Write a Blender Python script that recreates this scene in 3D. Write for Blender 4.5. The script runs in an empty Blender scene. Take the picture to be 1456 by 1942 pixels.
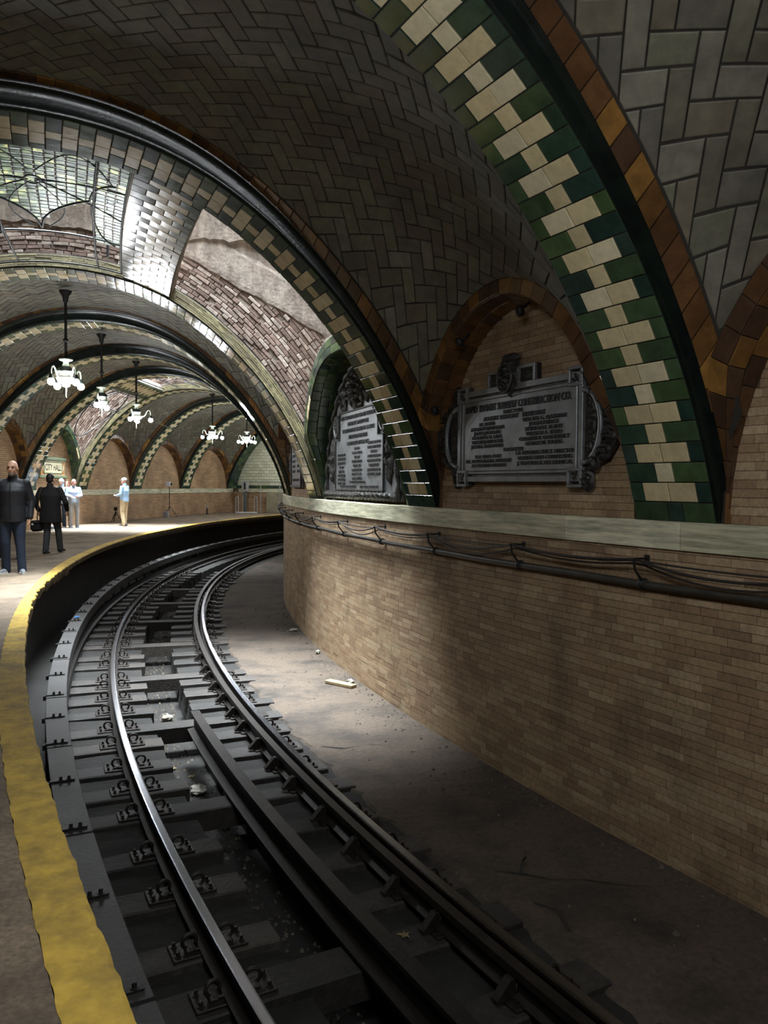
import bpy, bmesh, math, random
import numpy as np
from mathutils import Vector, Matrix, Euler

rng = random.Random(7)
SC = bpy.context.scene
COL = SC.collection
PI = math.pi

# ------------------------------------------------------------------ the curve of the station
# Everything is laid out on a horizontal circle: s = degrees along the track from the camera's own radius,
# r = distance from the centre of the loop, z = height above the platform.
CX, CY = 39.077, 25.974
PH0 = math.atan2(-CY, -CX)
CAM_Z = 1.537


def W(s, r, z):
    a = PH0 - math.radians(s)
    return (CX + r * math.cos(a), CY + r * math.sin(a), z)


def WA(s, r, z):
    s, r, z = np.broadcast_arrays(np.asarray(s, float), np.asarray(r, float), np.asarray(z, float))
    a = PH0 - np.radians(s)
    return np.stack([CX + r * np.cos(a), CY + r * np.sin(a), z], -1)


def frame(s, r, z):
    """local frame on the curve: x = backwards along the track (to the right for someone facing the inner wall), y = up, z = away from the loop's centre"""
    a = PH0 - math.radians(s)
    out = Vector((math.cos(a), math.sin(a), 0))
    up = Vector((0, 0, 1))
    tx = up.cross(out)
    m = Matrix((tx, up, out)).transposed().to_4x4()
    m.translation = Vector(W(s, r, z))
    return m


def tframe(s, r, z):
    """local frame on the ground: x = away from the loop's centre, y = forwards along the track, z = up"""
    a = PH0 - math.radians(s)
    out = Vector((math.cos(a), math.sin(a), 0))
    fw = Vector((math.sin(a), -math.cos(a), 0))
    m = Matrix((fw.cross(Vector((0, 0, 1))) * 1, fw, Vector((0, 0, 1)))).transposed().to_4x4()
    # keep right-handed: x = fw x up (points towards the centre)
    m.translation = Vector(W(s, r, z))
    return m


# ------------------------------------------------------------------ camera
cam_d = bpy.data.cameras.new('camera')
cam_d.sensor_fit = 'HORIZONTAL'
cam_d.sensor_width = 36.0
cam_d.lens = 1500.0 * 36.0 / 1456.0
cam_d.clip_start = 0.05
cam_d.clip_end = 300
cam = bpy.data.objects.new('camera', cam_d)
COL.objects.link(cam)
pitch = math.atan2(971 - 919.41, 1500)
cam.matrix_world = Matrix.Translation((0, 0, CAM_Z)) @ Matrix.Rotation(PI / 2 - pitch, 4, 'X') @ Matrix.Rotation(0.007, 4, 'Z')
SC.camera = cam

# ------------------------------------------------------------------ world, exposure, daylight
wd = bpy.data.worlds.new('world')
SC.world = wd
wd.use_nodes = True
wd.node_tree.nodes['Background'].inputs[0].default_value = (0.55, 0.6, 0.7, 1)
wd.node_tree.nodes['Background'].inputs[1].default_value = 0.02
vs = SC.view_settings
vs.view_transform = 'Standard'
vs.look = 'None'
vs.gamma = 1.0
vs.use_curve_mapping = False
vs.exposure = 0.84

try:                      # light paths: enough for this room, without caustics
    cy = SC.cycles
    cy.max_bounces = 6
    cy.diffuse_bounces = 3
    cy.glossy_bounces = 2
    cy.transmission_bounces = 2
    cy.caustics_reflective = False
    cy.caustics_refractive = False
except AttributeError:
    pass


def area(name, loc, size, power, col, rot=(0, 0, 0), size_y=None, spread=PI):
    l = bpy.data.lights.new(name, 'AREA')
    l.energy = power
    l.color = col
    l.shape = 'RECTANGLE'
    l.size = size
    l.size_y = size_y or size
    l.spread = spread
    o = bpy.data.objects.new(name, l)
    o.location = loc
    o.rotation_euler = rot
    COL.objects.link(o)
    return o


DAY = (0.86, 0.94, 1.0)
# daylight coming down the two skylight shafts
area('skylight_daylight', W(13.85, 44.6, 7.35), 5.6, 900, DAY, (0, 0, PH0 - math.radians(13.85)), 4.2, 1.0)
area('skylight_daylight', W(35.0, 47.8, 7.35), 6.0, 800, DAY, (0, 0, PH0 - math.radians(35.0)), 2.8, 1.0)

# ------------------------------------------------------------------ helpers
def tag(o, label=None, cat=None, group=None, kind=None):
    if label: o['label'] = label
    if cat: o['category'] = cat
    if group: o['group'] = group
    if kind: o['kind'] = kind
    return o


class MB:
    def __init__(self):
        self.v = []
        self.f = []
        self.sm = []

    def add(self, vs, fs, smooth=False):
        b = len(self.v)
        self.v.extend([tuple(float(c) for c in p) for p in vs])
        self.f.extend([tuple(b + i for i in f) for f in fs])
        self.sm.extend([smooth] * len(fs))

    def box(self, c, size, M=None, bev=0.0):
        x, y, z = [q / 2 for q in size]
        if bev <= 0:
            vs = [(sx * x, sy * y, sz * z) for sz in (-1, 1) for sy in (-1, 1) for sx in (-1, 1)]
            fs = [(0, 2, 3, 1), (4, 5, 7, 6), (0, 1, 5, 4), (2, 6, 7, 3), (0, 4, 6, 2), (1, 3, 7, 5)]
        else:
            b = min(bev, x * .9, y * .9, z * .9)
            vs = []
            for sz in (-1, 1):
                for sy in (-1, 1):
                    for sx in (-1, 1):
                        vs += [(sx * x, sy * (y - b), sz * (z - b)), (sx * (x - b), sy * y, sz * (z - b)), (sx * (x - b), sy * (y - b), sz * z)]
            idx = lambda sx, sy, sz, k: ((sz * 2 + sy) * 2 + sx) * 3 + k
            fs = [(idx(0, 0, 0, 0), idx(0, 0, 1, 0), idx(0, 1, 1, 0), idx(0, 1, 0, 0)), (idx(1, 0, 0, 0), idx(1, 1, 0, 0), idx(1, 1, 1, 0), idx(1, 0, 1, 0)),
                  (idx(0, 0, 0, 1), idx(1, 0, 0, 1), idx(1, 0, 1, 1), idx(0, 0, 1, 1)), (idx(0, 1, 0, 1), idx(0, 1, 1, 1), idx(1, 1, 1, 1), idx(1, 1, 0, 1)),
                  (idx(0, 0, 0, 2), idx(0, 1, 0, 2), idx(1, 1, 0, 2), idx(1, 0, 0, 2)), (idx(0, 0, 1, 2), idx(1, 0, 1, 2), idx(1, 1, 1, 2), idx(0, 1, 1, 2))]
            for a in (0, 1):
                for c2 in (0, 1):
                    fs.append((idx(0, a, c2, 1), idx(1, a, c2, 1), idx(1, a, c2, 2), idx(0, a, c2, 2)))
                    fs.append((idx(a, 0, c2, 0), idx(a, 1, c2, 0), idx(a, 1, c2, 2), idx(a, 0, c2, 2)))
                    fs.append((idx(a, c2, 0, 0), idx(a, c2, 1, 0), idx(a, c2, 1, 1), idx(a, c2, 0, 1)))
                    for d in (0, 1):
                        fs.append((idx(a, c2, d, 0), idx(a, c2, d, 1), idx(a, c2, d, 2)))
        T = Matrix.Translation(c)
        if M is not None: T = M @ T
        self.add([T @ Vector(p) for p in vs], fs)
        return self

    def tube(self, pts, rad, n=8, caps=True, smooth=True):
        pts = [Vector(p) for p in pts]
        if not hasattr(rad, '__len__'): rad = [rad] * len(pts)
        up = Vector((0, 0, 1))
        vs, fs = [], []
        prev = None
        for i, p in enumerate(pts):
            t = (pts[min(i + 1, len(pts) - 1)] - pts[max(i - 1, 0)])
            t = t.normalized() if t.length > 1e-9 else Vector((0, 0, 1))
            if prev is None:
                ref = up if abs(t.dot(up)) < .9 else Vector((1, 0, 0))
                a = t.cross(ref).normalized()
            else:
                a = (prev - t * prev.dot(t))
                a = a.normalized() if a.length > 1e-6 else t.cross(up).normalized()
            prev = a
            b = t.cross(a)
            for k in range(n):
                q = 2 * PI * k / n
                vs.append(p + (a * math.cos(q) + b * math.sin(q)) * rad[i])
        for i in range(len(pts) - 1):
            for k in range(n):
                fs.append((i * n + k, i * n + (k + 1) % n, (i + 1) * n + (k + 1) % n, (i + 1) * n + k))
        self.add(vs, fs, smooth)
        if caps:
            self.add(vs[:n], [tuple(range(n))[::-1]])
            self.add(vs[-n:], [tuple(range(n))])
        return self

    def lathe(self, prof, n=16, M=None, smooth=True, arc=2 * PI):
        vs, fs = [], []
        full = arc > 6.28
        m = n if full else n + 1
        for (r, z) in prof:
            for k in range(m):
                q = arc * k / n
                vs.append(Vector((r * math.cos(q), r * math.sin(q), z)))
        for i in range(len(prof) - 1):
            for k in range(n):
                k2 = (k + 1) % m if full else k + 1
                fs.append((i * m + k, i * m + k2, (i + 1) * m + k2, (i + 1) * m + k))
        if M is not None: vs = [M @ v for v in vs]
        self.add(vs, fs, smooth)
        if full:
            if prof[0][0] > 1e-4: self.add(vs[:m], [tuple(range(m))[::-1]])
            if prof[-1][0] > 1e-4: self.add(vs[-m:], [tuple(range(m))])
        return self

    def prism(self, poly, z0, z1, M=None, bev=0.0):
        """poly: 2-D outline, extruded z0..z1"""
        n = len(poly)
        ar = sum(poly[i][0] * poly[(i + 1) % n][1] - poly[(i + 1) % n][0] * poly[i][1] for i in range(n))
        if ar < 0: poly = poly[::-1]
        rings = [[(x, y, z0) for x, y in poly]]
        if bev > 0:
            ins = inset(poly, bev)
            rings += [[(x, y, z1 - bev) for x, y in poly], [(x, y, z1) for x, y in ins]]
        else:
            rings += [[(x, y, z1) for x, y in poly]]
        vs = [Vector(p) for r in rings for p in r]
        fs = [tuple(range(n))[::-1], tuple(range((len(rings) - 1) * n, len(rings) * n))]
        for j in range(len(rings) - 1):
            for i in range(n):
                fs.append((j * n + i, j * n + (i + 1) % n, (j + 1) * n + (i + 1) % n, (j + 1) * n + i))
        if M is not None: vs = [M @ v for v in vs]
        self.add(vs, fs)
        return self

    def mesh(self, name):
        me = bpy.data.meshes.new(name)
        me.from_pydata(self.v, [], self.f)
        if any(self.sm):
            me.polygons.foreach_set('use_smooth', self.sm)
        return me


def inset(poly, d):
    """shrink a counter-clockwise convex-ish outline by d"""
    n = len(poly)
    out = []
    for i in range(n):
        ax, ay = poly[i - 1]; bx, by = poly[i]; cx, cy = poly[(i + 1) % n]
        e1 = (bx - ax, by - ay); e2 = (cx - bx, cy - by)
        l1 = math.hypot(*e1) or 1e-9; l2 = math.hypot(*e2) or 1e-9
        n1 = (-e1[1] / l1, e1[0] / l1); n2 = (-e2[1] / l2, e2[0] / l2)
        k = 1 + n1[0] * n2[0] + n1[1] * n2[1]
        k = max(k, .35)
        out.append((bx + d * (n1[0] + n2[0]) / k, by + d * (n1[1] + n2[1]) / k))
    return out


def obj(name, mb, mat, parent=None, M=None, smooth=False):
    me = mb if isinstance(mb, bpy.types.Mesh) else mb.mesh(name)
    if mat is not None and len(me.materials) == 0: me.materials.append(mat)
    o = bpy.data.objects.new(name, me)
    COL.objects.link(o)
    if parent is not None: o.parent = parent
    if M is not None: o.matrix_local = M
    return o


def empty(name, M=None):
    o = bpy.data.objects.new(name, None)
    o.empty_display_size = .1
    COL.objects.link(o)
    if M is not None: o.matrix_world = M
    return o


def copy_tree(o, parent=None):
    c = o.copy()
    COL.objects.link(c)
    c.parent = parent
    for ch in list(o.children): copy_tree(ch, c)
    return c


# ------------------------------------------------------------------ materials (all procedural)
def lin(c):
    return tuple(((x / 255) / 12.92 if x / 255 <= .04045 else ((x / 255 + .055) / 1.055) ** 2.4) for x in c) + (1.0,)


def mk(name, cols, rough=.6, var=.18, nscale=4.0, namt=.35, nvec=(1, 1, 1), dirt=None, dscale=1.5, damt=.5, bump=.15, bscale=40.0, metal=0.0,
       spec=.5, coat=0.0, rvar=.1, bvec=None, dthr=.5):
    m = bpy.data.materials.new(name)
    m.use_nodes = True
    nt = m.node_tree
    N, L = nt.nodes, nt.links
    b = N['Principled BSDF']
    b.inputs['Metallic'].default_value = metal
    b.inputs['Specular IOR Level'].default_value = spec
    if coat: b.inputs['Coat Weight'].default_value = coat; b.inputs['Coat Roughness'].default_value = .12
    tc = N.new('ShaderNodeTexCoord')
    oi = N.new('ShaderNodeObjectInfo'); ge = N.new('ShaderNodeNewGeometry')
    ad = N.new('ShaderNodeMath'); ad.operation = 'ADD'; L.new(oi.outputs['Random'], ad.inputs[0]); L.new(ge.outputs['Random Per Island'], ad.inputs[1])
    fr = N.new('ShaderNodeMath'); fr.operation = 'FRACT'; L.new(ad.outputs[0], fr.inputs[0])
    rp = N.new('ShaderNodeValToRGB')
    rp.color_ramp.interpolation = 'CONSTANT' if len(cols) > 2 else 'LINEAR'
    el = rp.color_ramp.elements
    while len(el) < len(cols): el.new(.5)
    while len(el) > max(1, len(cols)): el.remove(el[-1])
    for i, c in enumerate(cols):
        el[i].position = i / max(1, len(cols) - (0 if len(cols) > 2 else 1)) if len(cols) > 1 else 0
        el[i].color = lin(c)
    L.new(fr.outputs[0], rp.inputs[0])
    mp = N.new('ShaderNodeMapping'); mp.inputs['Scale'].default_value = nvec
    L.new(tc.outputs['Object'], mp.inputs['Vector'])
    no = N.new('ShaderNodeTexNoise'); no.inputs['Scale'].default_value = nscale; no.inputs['Detail'].default_value = 5; no.inputs['Roughness'].default_value = .62
    L.new(mp.outputs[0], no.inputs['Vector'])
    mr = N.new('ShaderNodeMapRange'); mr.inputs['From Min'].default_value = .3; mr.inputs['From Max'].default_value = .7
    mr.inputs['To Min'].default_value = 1 - namt; mr.inputs['To Max'].default_value = 1 + namt * .6
    L.new(no.outputs['Fac'], mr.inputs['Value'])
    # brightness that differs from piece to piece
    r2 = N.new('ShaderNodeMath'); r2.operation = 'MULTIPLY'; r2.inputs[1].default_value = 7.31; L.new(fr.outputs[0], r2.inputs[0])
    r3 = N.new('ShaderNodeMath'); r3.operation = 'FRACT'; L.new(r2.outputs[0], r3.inputs[0])
    r4 = N.new('ShaderNodeMapRange'); r4.inputs['To Min'].default_value = 1 - var; r4.inputs['To Max'].default_value = 1 + var; L.new(r3.outputs[0], r4.inputs['Value'])
    mu = N.new('ShaderNodeMath'); mu.operation = 'MULTIPLY'; L.new(mr.outputs[0], mu.inputs[0]); L.new(r4.outputs[0], mu.inputs[1])
    mx = N.new('ShaderNodeMix'); mx.data_type = 'RGBA'; mx.blend_type = 'MULTIPLY'; mx.inputs['Factor'].default_value = 1
    L.new(rp.outputs[0], mx.inputs['A']); L.new(mu.outputs[0], mx.inputs['B'])
    colr = mx.outputs['Result']
    if dirt:
        nd = N.new('ShaderNodeTexNoise'); nd.inputs['Scale'].default_value = dscale; nd.inputs['Detail'].default_value = 6; nd.inputs['Roughness'].default_value = .68
        mp2 = N.new('ShaderNodeMapping'); mp2.inputs['Scale'].default_value = bvec or (1, 1, 1); mp2.inputs['Location'].default_value = (3.7, 1.3, 5.1)
        L.new(tc.outputs['Object'], mp2.inputs['Vector']); L.new(mp2.outputs[0], nd.inputs['Vector'])
        dm = N.new('ShaderNodeMapRange'); dm.inputs['From Min'].default_value = dthr - .04; dm.inputs['From Max'].default_value = dthr + .2; dm.inputs['To Max'].default_value = damt
        L.new(nd.outputs['Fac'], dm.inputs['Value'])
        m2 = N.new('ShaderNodeMix'); m2.data_type = 'RGBA'; L.new(dm.outputs[0], m2.inputs['Factor']); L.new(colr, m2.inputs['A']); m2.inputs['B'].default_value = lin(dirt)
        colr = m2.outputs['Result']
    L.new(colr, b.inputs['Base Color'])
    rr = N.new('ShaderNodeMapRange'); rr.inputs['To Min'].default_value = max(0.03, rough - rvar); rr.inputs['To Max'].default_value = min(1, rough + rvar)
    L.new(no.outputs['Fac'], rr.inputs['Value']); L.new(rr.outputs[0], b.inputs['Roughness'])
    if bump > 0:
        nb = N.new('ShaderNodeTexNoise'); nb.inputs['Scale'].default_value = bscale; nb.inputs['Detail'].default_value = 3
        L.new(tc.outputs['Object'], nb.inputs['Vector'])
        bp = N.new('ShaderNodeBump'); bp.inputs['Strength'].default_value = bump; bp.inputs['Distance'].default_value = .01
        L.new(nb.outputs['Fac'], bp.inputs['Height']); L.new(bp.outputs[0], b.inputs['Normal'])
    return m


def emis(name, col, strength):
    m = bpy.data.materials.new(name)
    m.use_nodes = True
    b = m.node_tree.nodes['Principled BSDF']
    b.inputs['Base Color'].default_value = (.8, .8, .8, 1)
    b.inputs['Emission Color'].default_value = tuple(col) + (1,)
    b.inputs['Emission Strength'].default_value = strength
    return m


M = {}
M['brick'] = mk('buff_brick', [(160, 135, 104), (148, 122, 94), (168, 145, 115), (155, 130, 100), (142, 115, 88)], .8, .09, 30, .3, dirt=(70, 52, 36), dscale=1.1, damt=.6, bump=.35, bscale=90, bvec=(1.6, 1.6, .7), dthr=.55)
M['mortar'] = mk('dark_mortar', [(84, 66, 48)], .9, .1, 12, .4, bump=.3)
M['far_mortar'] = mk('pale_mortar', [(120, 98, 76)], .9, .1, 12, .3, bump=.3)
M['herring'] = mk('buff_vault_tile', [(97, 94, 77), (90, 85, 70), (106, 102, 88), (95, 87, 71), (100, 98, 79), (89, 84, 73)], .66, .11, 9, .32, dirt=(44, 38, 32), dscale=1.0, damt=.6, bump=.25, bscale=60, dthr=.5)
M['herring_gap'] = mk('vault_mortar', [(40, 37, 31)], .95, .1, 8, .3, bump=.2)
M['green'] = mk('green_glazed_tile', [(48, 70, 54), (40, 60, 52), (62, 82, 55), (48, 64, 56), (70, 90, 56)], .15, .2, 7, .35, dirt=(74, 84, 70), dscale=3.0, damt=.25, bump=.05, bscale=22, spec=.4, rvar=.05, dthr=.56)
M['cream'] = mk('cream_glazed_tile', [(206, 190, 150), (196, 180, 142), (212, 200, 166)], .18, .07, 14, .16, dirt=(120, 98, 66), dscale=9, damt=.4, bump=.05, bscale=30, spec=.35, rvar=.05, dthr=.6)
M['brown'] = mk('brown_glazed_tile', [(108, 76, 42), (84, 58, 38), (124, 89, 45), (74, 54, 40), (96, 67, 41)], .2, .22, 8, .3, dirt=(40, 28, 20), dscale=2.0, damt=.6, bump=.05, bscale=22, spec=.4, rvar=.06)
M['moulding'] = mk('dark_green_moulding', [(15, 22, 19)], .2, .1, 6, .4, dirt=(30, 40, 30), dscale=4, damt=.4, bump=.08, spec=.3)
M['ledge'] = mk('veined_travertine', [(208, 203, 172), (198, 193, 164), (214, 209, 182)], .55, .06, 1.6, .4, nvec=(1.3, 1.3, 22), dirt=(104, 108, 84), dscale=1.2, damt=.75, bump=.2, bscale=30, bvec=(1.4, 1.4, 16), dthr=.47)
M['platform'] = mk('worn_concrete', [(134, 118, 98)], .8, .05, 38, .5, dirt=(66, 54, 44), dscale=1.6, damt=.75, bump=.6, bscale=34, dthr=.47)
M['yellow'] = mk('yellow_edge_paint', [(200, 166, 66)], .75, .05, 9, .34, dirt=(112, 92, 54), dscale=3.4, damt=.75, bump=.7, bscale=18, dthr=.5)
M['edge_concrete'] = mk('crumbled_concrete', [(150, 138, 116)], .9, .05, 9, .4, dirt=(60, 54, 44), dscale=4, damt=.7, bump=.7, bscale=20)
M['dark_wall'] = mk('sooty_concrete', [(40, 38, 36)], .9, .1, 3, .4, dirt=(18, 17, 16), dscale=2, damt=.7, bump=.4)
M['bed'] = mk('dusty_track_concrete', [(76, 65, 54)], .92, .04, 22, .42, dirt=(25, 22, 20), dscale=1.3, damt=.9, bump=.8, bscale=26, dthr=.50)
M['trough'] = mk('sooty_trough', [(36, 34, 31)], .95, .05, 5, .5, dirt=(20, 18, 16), dscale=3, damt=.8, bump=.8, bscale=25, dthr=.45)
M['plaster'] = mk('weathered_shaft_concrete', [(150, 139, 128)], .92, .05, 9, .5, nvec=(1, 1, .45), dirt=(92, 76, 66), dscale=2.6, damt=.7, bump=.9, bscale=18, dthr=.49, bvec=(1.5, 1.5, .6))
M['rough_brick'] = mk('whitewashed_rough_brick', [(154, 137, 126), (136, 116, 106), (172, 158, 148), (120, 101, 91)], .92, .16, 16, .4, dirt=(64, 48, 40), dscale=5, damt=.6, bump=.6, bscale=40, dthr=.52)
M['thin_brick'] = mk('thin_olive_brick', [(132, 124, 92), (146, 138, 104), (116, 108, 82)], .6, .15, 10, .3, dirt=(60, 56, 44), dscale=4, damt=.5, bump=.3)
M['white_tile'] = mk('white_glazed_tile', [(206, 206, 176), (196, 196, 166), (212, 212, 186)], .3, .06, 10, .1, dirt=(150, 150, 120), dscale=3, damt=.3, bump=.05)
M['bronze'] = mk('grey_bronze', [(122, 124, 126)], .4, .05, 7, .3, dirt=(76, 77, 78), dscale=4, damt=.6, bump=.12, bscale=50, metal=.4, nvec=(1, 1, .3))
M['bronze_dark'] = mk('dark_bronze_relief', [(58, 56, 52)], .5, .1, 12, .4, dirt=(24, 23, 21), dscale=9, damt=.7, bump=.8, bscale=28, metal=.3)
M['lettering'] = mk('blackened_letters', [(26, 25, 24)], .55, .05, 8, .2, bump=.0, metal=.2)
M['rail'] = mk('rail_steel_side', [(38, 33, 29)], .55, .1, 9, .4, bump=.25, metal=.4)
M['rail_top'] = mk('polished_rail_head', [(158, 163, 173)], .2, .02, 30, .1, bump=.02, metal=1.0, rvar=.06)
M['rail_rust'] = mk('sooty_guard_rail', [(40, 35, 31)], .5, .1, 8, .4, dirt=(22, 19, 17), dscale=3, damt=.6, bump=.25, metal=.4)
M['tie'] = mk('oily_timber', [(52, 47, 42), (43, 39, 35), (60, 54, 48)], .72, .15, 3.5, .4, nvec=(5, 5, 5), dirt=(18, 16, 15), dscale=2.2, damt=.75, bump=.6, bscale=30, dthr=.46)
M['clip'] = mk('rusty_fastening', [(44, 38, 33), (36, 31, 27)], .55, .15, 20, .4, bump=.4, metal=.35)
M['board'] = mk('grey_cover_board', [(56, 54, 53), (48, 47, 46)], .6, .1, 3, .35, dirt=(32, 31, 30), dscale=2.5, damt=.6, bump=.3, bscale=30)
M['iron'] = mk('black_iron', [(34, 33, 32)], .55, .1, 10, .3, bump=.2, metal=.4)
M['pipe'] = mk('sooty_conduit', [(66, 62, 56)], .5, .1, 6, .35, bump=.15, metal=.3)
M['cable'] = mk('black_cable', [(44, 40, 36)], .6, .1, 6, .3, bump=.1)
# ------------------------------------------------------------------ vault profile (r, z), springing to springing
RI, RO, RC, ZS, ZC = 42.03, 50.37, 46.2, 1.28, 4.93
_H = [(42.03, 1.28), (42.10, 1.55), (42.25, 2.0), (42.42, 2.36), (42.62, 2.71), (42.85, 3.06), (43.13, 3.42), (43.5, 3.80), (43.9, 4.16), (44.35, 4.47), (44.85, 4.72), (45.4, 4.87), (45.85, 4.92), (46.2, 4.93)]


def _profile():
    h = np.array(_H)
    o = h[::-1].copy(); o[:, 0] = 2 * RC - o[:, 0]
    p = np.vstack([h, o[1:]])
    Pp = np.vstack([2 * p[0] - p[1], p, 2 * p[-1] - p[-2]])
    out = []
    for i in range(1, len(Pp) - 2):
        a, b, c, d = Pp[i - 1], Pp[i], Pp[i + 1], Pp[i + 2]
        for t in np.linspace(0, 1, 8, endpoint=False):
            out.append(.5 * ((2 * b) + (c - a) * t + (2 * a - 5 * b + 4 * c - d) * t * t + (3 * b - a - 3 * c + d) * t ** 3))
    out.append(p[-1])
    q = np.array(out)
    for _ in range(60): q[1:-1] = .5 * q[1:-1] + .25 * (q[:-2] + q[2:])
    return q


PQ = _profile()
_t = np.gradient(PQ, axis=0); _t /= np.linalg.norm(_t, axis=1)[:, None]
PN = np.stack([-_t[:, 1], _t[:, 0]], 1)          # points out of the room
PT = np.concatenate([[0], np.cumsum(np.linalg.norm(np.diff(PQ, axis=0), axis=1))])
PL = PT[-1]


def prof(t, off=0.0):
    t = np.asarray(t, float)
    r = np.interp(t, PT, PQ[:, 0]); z = np.interp(t, PT, PQ[:, 1])
    nr = np.interp(t, PT, PN[:, 0]); nz = np.interp(t, PT, PN[:, 1])
    return r + off * nr, z + off * nz


def weboff(t): return .105 + .15 * np.sin(PI * np.clip(np.asarray(t, float) / PL, 0, 1)) ** 3.5   # the web lies this far behind the rib soffit
_wr, _wz = prof(PT, weboff(PT))
_half = len(_wr) // 2 + 1
_ih = np.argmax(_wr >= RC)
_WR, _WZ = _wr[:_ih + 1], _wz[:_ih + 1]


def zr(q):                                        # web height over the inner half, as a function of r
    return np.interp(q, _WR, _WZ)


def rz(z):                                        # the same curve read the other way
    return np.interp(z, _WZ, _WR)


RL = 42.30                                        # radius of the lunette arches


class Bay:
    def __init__(self, k, sa, sb, hin=2.04, hout=2.18, xin=.97, xout=1.065, pw=2.0):
        self.pw = pw
        self.k, self.sa, self.sb = k, sa, sb
        self.mid, self.half = (sa + sb) / 2, (sb - sa) / 2
        self.hin, self.hout, self.xin, self.xout = hin, hout, xin, xout

    def eo(self, x): return ZS + self.hout * np.maximum(0, 1 - np.abs(np.asarray(x) / self.xout) ** self.pw) ** (1 / self.pw)

    def web(self, s, r):
        s = np.asarray(s, float); r = np.asarray(r, float)
        q = np.where(r > RC, 2 * RC - r, r)
        x = np.clip((s - self.mid) / self.half, -1, 1)
        g = np.clip(1 - (q - RL) / (RC - RL), 0, 1) ** 2.5
        return zr(q) + np.maximum(0, self.eo(x) - zr(RL)) * g

    def webp(self, s, r, h):
        """point on the web, h towards the room"""
        e = 1e-3
        z = self.web(s, r)
        zs = (self.web(s + e, r) - z) / (e * .0174533 * r)
        zz = (self.web(s, r + e) - self.web(s, r - e)) / (2 * e)
        ln = np.sqrt(1 + zs ** 2 + zz ** 2)
        # downwards normal: (+zs along s, +zz along r, -1)
        return WA(s + h * zs / ln / (.0174533 * r), r + h * zz / ln, z - h / ln)


RIBS = {-2: -11.0, -1: -5.65, 0: -.3, 1: 5.05, 2: 10.4, 3: 17.3, 4: 22.6, 5: 27.9, 6: 32.6, 7: 37.35, 8: 42.8, 9: 48.1, 10: 53.5}
HW = .50
BAYS = {k: Bay(k, RIBS[k] + HW, RIBS[k + 1] - HW) for k in range(-1, 10)}
BAYS[2] = Bay(2, RIBS[2] + HW, RIBS[3] - HW, 2.20, 2.46, .88, 1.0, 2.6)
BAYS[6] = Bay(6, RIBS[6] + HW, RIBS[7] - HW, 2.12, 2.36, .88, 1.0)


def side_r(r, outer): return 2 * RC - r if outer else r


# ------------------------------------------------------------------ tile laying
def clip_half(poly, a, b, c):
    """keep a*x + b*y <= c"""
    out = []
    n = len(poly)
    for i in range(n):
        p, q = poly[i], poly[(i + 1) % n]
        dp, dq = a * p[0] + b * p[1] - c, a * q[0] + b * q[1] - c
        if dp <= 0: out.append(p)
        if (dp < 0 < dq) or (dq < 0 < dp):
            t = dp / (dp - dq)
            out.append((p[0] + t * (q[0] - p[0]), p[1] + t * (q[1] - p[1])))
    return out


def parea(p):
    return .5 * sum(p[i][0] * p[(i + 1) % len(p)][1] - p[(i + 1) % len(p)][0] * p[i][1] for i in range(len(p)))


def tidy(p):
    q = []
    for a in p:
        if not q or math.hypot(a[0] - q[-1][0], a[1] - q[-1][1]) > 2e-3: q.append(a)
    while len(q) > 2 and math.hypot(q[0][0] - q[-1][0], q[0][1] - q[-1][1]) <= 2e-3: q.pop()
    return q


def tile_geo(poly, mapper, h, gap, bev, jit=0.0):
    """one tile: outline in metres -> (verts, faces) or None"""
    poly = tidy(poly)
    if len(poly) < 3: return None
    if parea(poly) < 0: poly = poly[::-1]
    a0 = parea(poly)
    if a0 < 6e-4: return None
    g = inset(poly, gap / 2)
    if parea(g) < a0 * .35: return None
    b = inset(g, bev)
    if parea(b) < a0 * .2:
        cx = sum(p[0] for p in g) / len(g); cy = sum(p[1] for p in g) / len(g)
        b = [(cx + (p[0] - cx) * .8, cy + (p[1] - cy) * .8) for p in g]
    n = len(g)
    hh = h + (rng.uniform(-jit, jit) if jit else 0)
    A = np.array(g + g + b)
    H = np.array([-.004] * n + [hh - bev * .6] * n + [hh] * n)
    P = mapper(A[:, 0], A[:, 1], H)
    fs = [tuple(range(2 * n, 3 * n))]
    for j in (0, n):
        for i in range(n):
            fs.append((j + i, j + (i + 1) % n, j + n + (i + 1) % n, j + n + i))
    # make the face look along +h
    c = P[2 * n:]
    nv = np.cross(c[1] - c[0], c[2] - c[0])
    if np.dot(nv, c[0] - P[0]) < 0: fs = [f[::-1] for f in fs]
    return P, fs


CAMP = np.array([0, 0, CAM_Z])
_cp, _sp = math.cos(pitch), math.sin(pitch)


def in_view(p, marg=60):
    x, y, z = p[0], p[1], p[2] - CAM_Z
    zc = y * _cp - z * _sp
    if zc < .3: return None
    yc = y * _sp + z * _cp
    u, v = 728 + 1500 * x / zc, 971 - 1500 * yc / zc
    if -marg < u < 1456 + marg and -marg < v < 1942 + marg: return zc
    return None


def lay(parent, items, name, most=300, stuff_name=None):
    """items: list of (verts, faces, material). The nearest in view become parts of their own, the rest one joined part per material."""
    sc = []
    for i, (P, fs, m) in enumerate(items):
        z = in_view(P.mean(0)) if most else None
        sc.append((z if z else 1e9, i))
    sc.sort()
    own = [i for z, i in sc[:most] if z < 1e8]
    own_s = set(own)
    for i in own:
        P, fs, m = items[i]
        mb = MB(); mb.add(P, fs)
        obj(name, mb, m, parent)
    rest = {}
    for i, (P, fs, m) in enumerate(items):
        if i in own_s: continue
        rest.setdefault(m.name, (MB(), m))[0].add(P, fs)
    for mb, m in rest.values():
        tag(obj(stuff_name or name, mb, m, parent), kind='stuff')


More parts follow.
